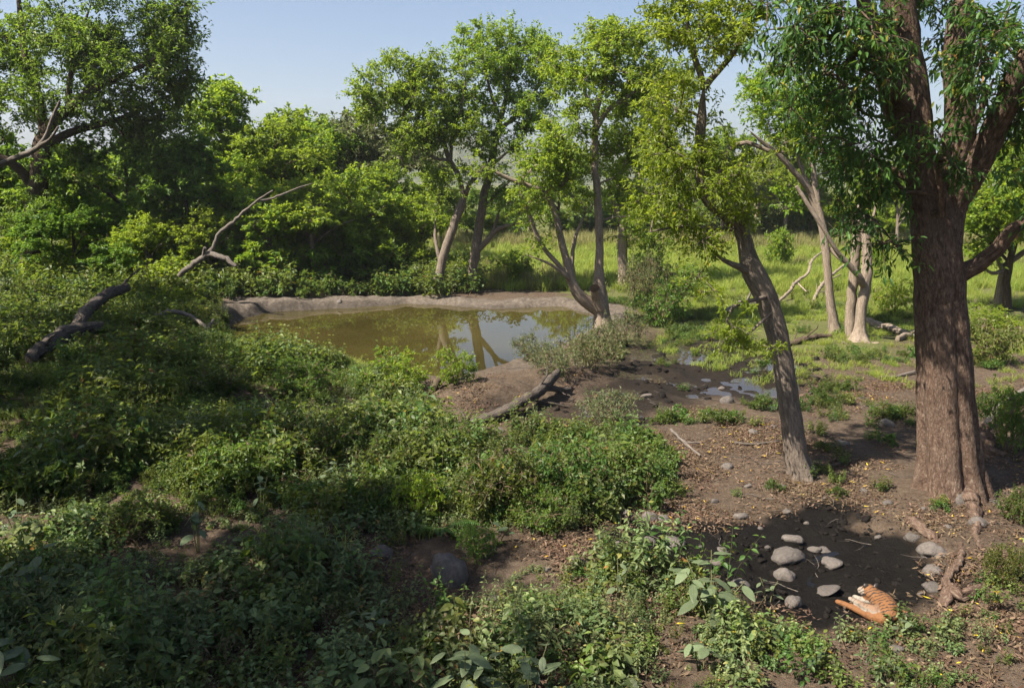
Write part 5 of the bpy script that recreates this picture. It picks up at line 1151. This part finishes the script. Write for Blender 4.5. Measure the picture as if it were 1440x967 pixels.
def broad_plant(px, py, h, n, L, label, mat='broad', nst=4, spread=.35, seed=0, droop=.3, el0=.25):
    rng = np.random.RandomState(seed); g = G(px, py); th = thing('broad_leaved_plant', label, 'plant', g, 0, 'broad-leaved plants in the undergrowth')
    st = MB(); per = max(2, n // nst)
    for s_ in range(nst):
        a = s_ * 6.28 / nst + rng.uniform(-.5, .5); e = spread * rng.uniform(.4, 1.1); hh = h * rng.uniform(.7, 1.1)
        pts = spline([[math.cos(a) * .04, math.sin(a) * .04, -.05], [math.cos(a) * e * .5, math.sin(a) * e * .5, hh * .55], [math.cos(a) * e, math.sin(a) * e, hh]], .12)
        tube(st, pts, np.linspace(.014, .006, len(pts)), 6)
        for j in range(per):
            t = .42 + .58 * (j + .8) / per; i = min(len(pts) - 1, int(t * (len(pts) - 1))); az = j * 2.0 + (j % 2) * 1.2 + rng.uniform(-.4, .4) + a
            l = L * rng.uniform(.6, 1.1) * (1.1 - .4 * t); o = link(bpy.data.objects.new('leaf', LM[mat])); o.parent = th
            pl = .06; p0 = pts[i] + np.array([math.cos(az), math.sin(az), .25]) * pl
            tube(st, np.array([pts[i], p0]), [.005, .003], 4)
            o.location = [float(q_) for q_ in p0]; o.scale = (l * rng.uniform(.85, 1.1), l, l); o.rotation_euler = (el0 * rng.uniform(-.6, 1.2) - droop * rng.rand(), rng.normal(0, .2), az - math.pi / 2)
    part('stems', st.mesh('stems', M['stem'], True), th)
broad_plant(1000, 880, 1.3, 30, .5, 'large pale broad-leaved plant in the light left of the tiger', 'broad', 5, .6, 1)
broad_plant(985, 940, .6, 8, .42, 'few low broad leaves below the large pale plant', 'broad', 2, .35, 2)
broad_plant(655, 985, .95, 16, .55, 'broad-leaved plant at the bottom edge left of centre', 'broad', 4, .45, 3)
broad_plant(745, 990, .9, 14, .5, 'broad-leaved plant at the bottom edge right of its twin', 'broad', 3, .4, 4)
broad_plant(22, 985, 1.1, 18, .6, 'large dull broad-leaved plant in the bottom left corner', 'broad', 4, .5, 5)
broad_plant(45, 850, 1.1, 14, .5, 'broad-leaved plant at the left edge above the corner plant', 'broad', 3, .5, 6, .5)
broad_plant(25, 760, .9, 9, .4, 'drooping broad-leaved plant at the left edge in shade', 'broad_dark', 3, .35, 7, .6)
broad_plant(85, 690, 1.3, 24, .36, 'tall dark broad-leaved plant on the left slope', 'broad_dark', 6, .8, 8)
broad_plant(278, 775, 1.25, 14, .46, 'pale plant with drooping leaves in the left foreground', 'broad', 3, .3, 9, .9)
broad_plant(368, 715, .8, 8, .42, 'dark broad leaves at the edge of the slope hollow', 'broad_dark', 3, .4, 10)
broad_plant(470, 690, .9, 8, .34, 'thin plant with spread pale leaves in the middle of the slope', 'broad', 2, .3, 11)
broad_plant(700, 760, .5, 8, .34, 'low broad leaves in front of the middle bushes', 'broad_dark', 3, .4, 12)
broad_plant(520, 905, .8, 12, .32, 'broad-leaved plant among the foreground herbs left of the boulder', 'broad', 3, .35, 13)
for px_, py_, k_, s_, lb_ in [(1272, 884, 'near0', .75, 'small leafy weed covering the tail of the tiger'), (1232, 900, 'near1', .6, 'low leafy weed in front of the tiger'), (1188, 898, 'pale0', .6, 'thin pale weed before the paw of the tiger'), (1262, 892, 'pale1', .55, 'pale weed at the rump of the tiger')]:
    g = G(px_, py_); o = tag(part('weed', TPL[k_].data), lb_, 'weed', 'weeds beside the tiger'); o.location = [float(a) for a in g]; o.scale = (s_,) * 3; o.rotation_euler = (0, 0, px_)
broad_plant(1270, 895, .35, 6, .25, 'small broad leaves right below the tiger', 'broad', 2, .2, 14)
broad_plant(1150, 940, .5, 8, .32, 'broad-leaved seedling in the bottom right shade', 'broad_dark', 3, .3, 15)
broad_plant(870, 850, .9, 10, .24, 'upright pale plant at the front edge of the wallow', 'broad', 3, .25, 16)
broad_plant(1080, 845, .6, 8, .2, 'small leafy plant between the broad-leaved plant and the lone stone', 'broad', 2, .2, 17)
# ferns
FM = {k: TPL[k].data for k in ('fern', 'fern1')}
for i, (px_, py_, s_, k_, lb_) in enumerate([(735, 915, 1.3, 'fern1', 'pale fern in the light at the bottom centre'), (715, 945, 1.2, 'fern1', 'pale fern just below the lit one'), (790, 690, 1.0, 'fern', 'fern growing out of the middle bushes'), (600, 700, 1.2, 'fern', 'bright fern left of the middle bushes'),
        (620, 745, 1.1, 'fern', 'bright fern in front of the lime bush'), (110, 815, 1.2, 'fern1', 'fern in the left foreground shade'), (150, 830, 1.1, 'fern1', 'fern right of the one in the left shade'), (790, 860, 1.0, 'fern1', 'fern beside the upright pale plant'), (520, 480, 1.6, 'fern', 'feathery plant standing at the near waterline')]):
    g = G(px_, py_); o = tag(part('fern', FM[k_]), lb_, 'fern', 'ferns'); o.location = [float(a) for a in g]; o.scale = (s_,) * 3; o.rotation_euler = (0, 0, i * 1.3)

# ------------------------------------------------------------------ tiger
def tiger():
    sk = [  # place in the picture, height, radius, parent, zone (0 torso, 1 leg, 2 head, 3 tail)
        (1249, 862, .17, .19, -1, 0), (1247, 853, .20, .215, 0, 0), (1242, 846, .21, .215, 1, 0), (1235, 840, .21, .19, 2, 0), (1229, 835, .27, .15, 3, 2), (1223, 829, .31, .155, 4, 2), (1212, 828, .29, .085, 5, 2),
        (1240, 868, .13, .13, 0, 1), (1226, 865, .10, .105, 7, 1), (1211, 859, .085, .075, 8, 1), (1196, 852, .075, .062, 9, 1), (1185, 847.5, .07, .062, 10, 1), (1178, 845, .07, .052, 11, 1),
        (1230, 856, .22, .10, 1, 4), (1217, 851, .22, .075, 13, 4), (1204, 844, .20, .055, 14, 4), (1196, 840, .19, .05, 15, 4),
        (1225, 843, .16, .085, 3, 4), (1212, 842, .12, .06, 17, 4), (1202, 838, .10, .052, 18, 4),
        (1260, 858, .12, .05, 0, 3), (1268, 858, .05, .032, 20, 3), (1276, 861, .035, .028, 21, 3), (1284, 865, .03, .024, 22, 3)]
    g0 = G(1228, 862); base = np.array([g0[0], g0[1], g0[2]]); pos = [P(a, b, base[2] + z) - base for a, b, z, r, p, k in sk]
    import bmesh
    bm = bmesh.new()
    for i, s_ in enumerate(sk):
        if s_[4] < 0: continue
        a_, b_ = pos[s_[4]], pos[i]; ra, rb = sk[s_[4]][3], s_[3]
        if s_[5] != sk[s_[4]][5]: ra = min(ra, rb * 1.25)
        k = max(2, int(np.linalg.norm(b_ - a_) / (min(ra, rb) * .3)) + 1)
        for t_ in np.linspace(0, 1, k):
            r_ = ra + (rb - ra) * t_; bmesh.ops.create_icosphere(bm, subdivisions=2, radius=float(r_), matrix=__import__('mathutils').Matrix.Translation([float(q_) for q_ in a_ + (b_ - a_) * t_]))
    me = bpy.data.meshes.new('tiger'); bm.to_mesh(me); bm.free(); o = link(bpy.data.objects.new('tiger_block', me))
    m = o.modifiers.new('r', 'REMESH'); m.mode = 'VOXEL'; m.voxel_size = .018; m.use_smooth_shade = True
    m = o.modifiers.new('s', 'SMOOTH'); m.factor = .5; m.iterations = 7
    dg = bpy.context.evaluated_depsgraph_get(); em = bpy.data.meshes.new_from_object(o.evaluated_get(dg)); bpy.data.objects.remove(o)
    em.name = 'tiger'; n = len(em.vertices); co = np.empty(n * 3, np.float32); em.vertices.foreach_get('co', co); co = co.reshape(-1, 3)
    pp = np.array(pos); best = np.full(n, 1e9); zone = np.zeros(n); along = np.zeros(n); acc = [0.0] * len(sk)
    for i, s_ in enumerate(sk):
        if s_[4] < 0: continue
        a_, b_ = pp[s_[4]], pp[i]; e = b_ - a_; l = np.linalg.norm(e); acc[i] = acc[s_[4]] + l
        t_ = np.clip(((co - a_) @ e) / (l * l), 0, 1); d_ = np.linalg.norm(co - a_ - t_[:, None] * e, axis=1) / s_[3]
        k = d_ < best; best[k] = d_[k]; zone[k] = s_[5]; along[k] = acc[s_[4]] + t_[k] * l
    ax_ = unit(pp[5] - pp[0]); sp_ = (co - pp[0]) @ ax_; along = np.where((zone == 0) | (zone == 2), sp_ + .35 * np.abs(co[:, 2] - .2) + 2.0, along)
    white = np.where(zone == 4, .85 * sstep(.30, .16, co[:, 2]) + .25, 0) + np.where(zone == 2, ((co[:, 0] < pp[5][0] - .13)) * .8, 0)
    left = (co[:, 0] - np.interp(co[:, 1], [pp[0][1], pp[3][1]], [pp[0][0], pp[3][0]]))
    white = np.maximum(white, np.where(zone == 0, sstep(.15, .21, -left) * .8, 0))
    strp = np.where(zone == 0, 1.0, np.where(zone == 2, 1.0, np.where(zone == 3, .9, np.where(zone == 1, .22, .4))))
    for nm, arr in (('white', white), ('strp', strp), ('along', along)):
        at = em.attributes.new(nm, 'FLOAT', 'POINT'); at.data.foreach_set('value', arr.astype(np.float32))
    m = NT('tiger_fur'); tc = m.n('ShaderNodeTexCoord').outputs['Object']; n1 = m.noise(tc, 7, 2); n2 = m.noise(tc, 45, 5, .7)
    fur = m.mix(n2, (.105, .041, .011), (.19, .078, .022)); fur = m.mix(m.attr('white').outputs['Fac'], fur, (.22, .195, .165))
    ad = m.n('ShaderNodeMath', operation='MULTIPLY_ADD', i_1=.16); m.l(n1, ad.inputs[0]); m.l(m.attr('along').outputs['Fac'], ad.inputs[2])
    pg = m.n('ShaderNodeMath', operation='PINGPONG', i_1=.037); m.l(ad.outputs[0], pg.inputs[0])
    st = m.ramp(pg.outputs[0], [(.0085, 1.0), (.014, 0.0)]); gate = m.ramp(m.noise(tc, 9, 2), [(.38, 0.0), (.44, 1.0)])
    st = m.mix(1.0, st, gate, 'MULTIPLY'); st = m.mix(1.0, st, m.attr('strp').outputs['Fac'], 'MULTIPLY')
    m.l(m.mix(st, fur, (.012, .008, .006)), m.b.inputs['Base Color']); m.b.inputs['Roughness'].default_value = .75
    m.l(m.bump(n2, .8, .02, m.bump(m.noise(tc, 9, 3), .6, .05)), m.b.inputs['Normal']); em.materials.clear(); em.materials.append(m.m)
    th = tag(link(bpy.data.objects.new('tiger', em)), 'orange striped tiger lying curled at the edge of the black mud', 'tiger'); th.location = [float(a) for a in base]; th.scale = (1, 1, .9)
    me_ = NT('ear_fur'); zz = m.t; tc = me_.n('ShaderNodeTexCoord').outputs['Object']; sp = me_.n('ShaderNodeSeparateXYZ'); me_.l(tc, sp.inputs[0])
    me_.l(me_.ramp(sp.outputs[2], [(.0, (.02, .015, .012)), (.35, (.02, .015, .012)), (.45, (.36, .33, .29)), (.75, (.36, .33, .29)), (.85, (.02, .015, .012))]), me_.b.inputs['Base Color'])
    head = pp[5]
    for s_ in (-1, 1):
        mb = MB(); nn = 9; V = []; T = []
        for i in range(4):
            t_ = i / 3; r_ = .06 * math.sqrt(max(0, 1 - t_ ** 2.2))
            for j in range(nn):
                a_ = j * 6.283 / nn; V.append((math.cos(a_) * r_, math.sin(a_) * r_ * .45, t_ * .1))
        for i in range(3):
            for j in range(nn):
                a_ = i * nn + j; b_ = i * nn + (j + 1) % nn; T += [(a_, b_, b_ + nn), (a_, b_ + nn, a_ + nn)]
        mb.add(V, T); e = part('ear', mb.mesh('ear', me_.m, True, attrs=()), th); e.location = (float(head[0] + .02 + s_ * .085), float(head[1] - .01), float(head[2] + .10)); e.rotation_euler = (-.25, s_ * .5, .2); e.scale = (1, 1, 1)
tiger()

# ------------------------------------------------------------------ air
hb = bpy.data.meshes.new('haze'); x0, x1, y0, y1, z0, z1 = -1900, 1900, -400, 2700, -4, 260
hb.from_pydata([(x0, y0, z0), (x1, y0, z0), (x1, y1, z0), (x0, y1, z0), (x0, y0, z1), (x1, y0, z1), (x1, y1, z1), (x0, y1, z1)], [], [(0, 3, 2, 1), (4, 5, 6, 7), (0, 1, 5, 4), (1, 2, 6, 5), (2, 3, 7, 6), (3, 0, 4, 7)])
hm = bpy.data.materials.new('pale_haze'); hm.use_nodes = True; t_ = hm.node_tree; t_.nodes.remove(t_.nodes['Principled BSDF'])
pv = t_.nodes.new('ShaderNodeVolumePrincipled'); pv.inputs['Color'].default_value = (.86, .9, 1, 1); pv.inputs['Density'].default_value = .00016; pv.inputs['Anisotropy'].default_value = .2
t_.links.new(pv.outputs[0], t_.nodes['Material Output'].inputs['Volume']); hb.materials.append(hm)
tag(part('haze', hb), 'thin pale haze hanging over the land', None, kind='stuff')
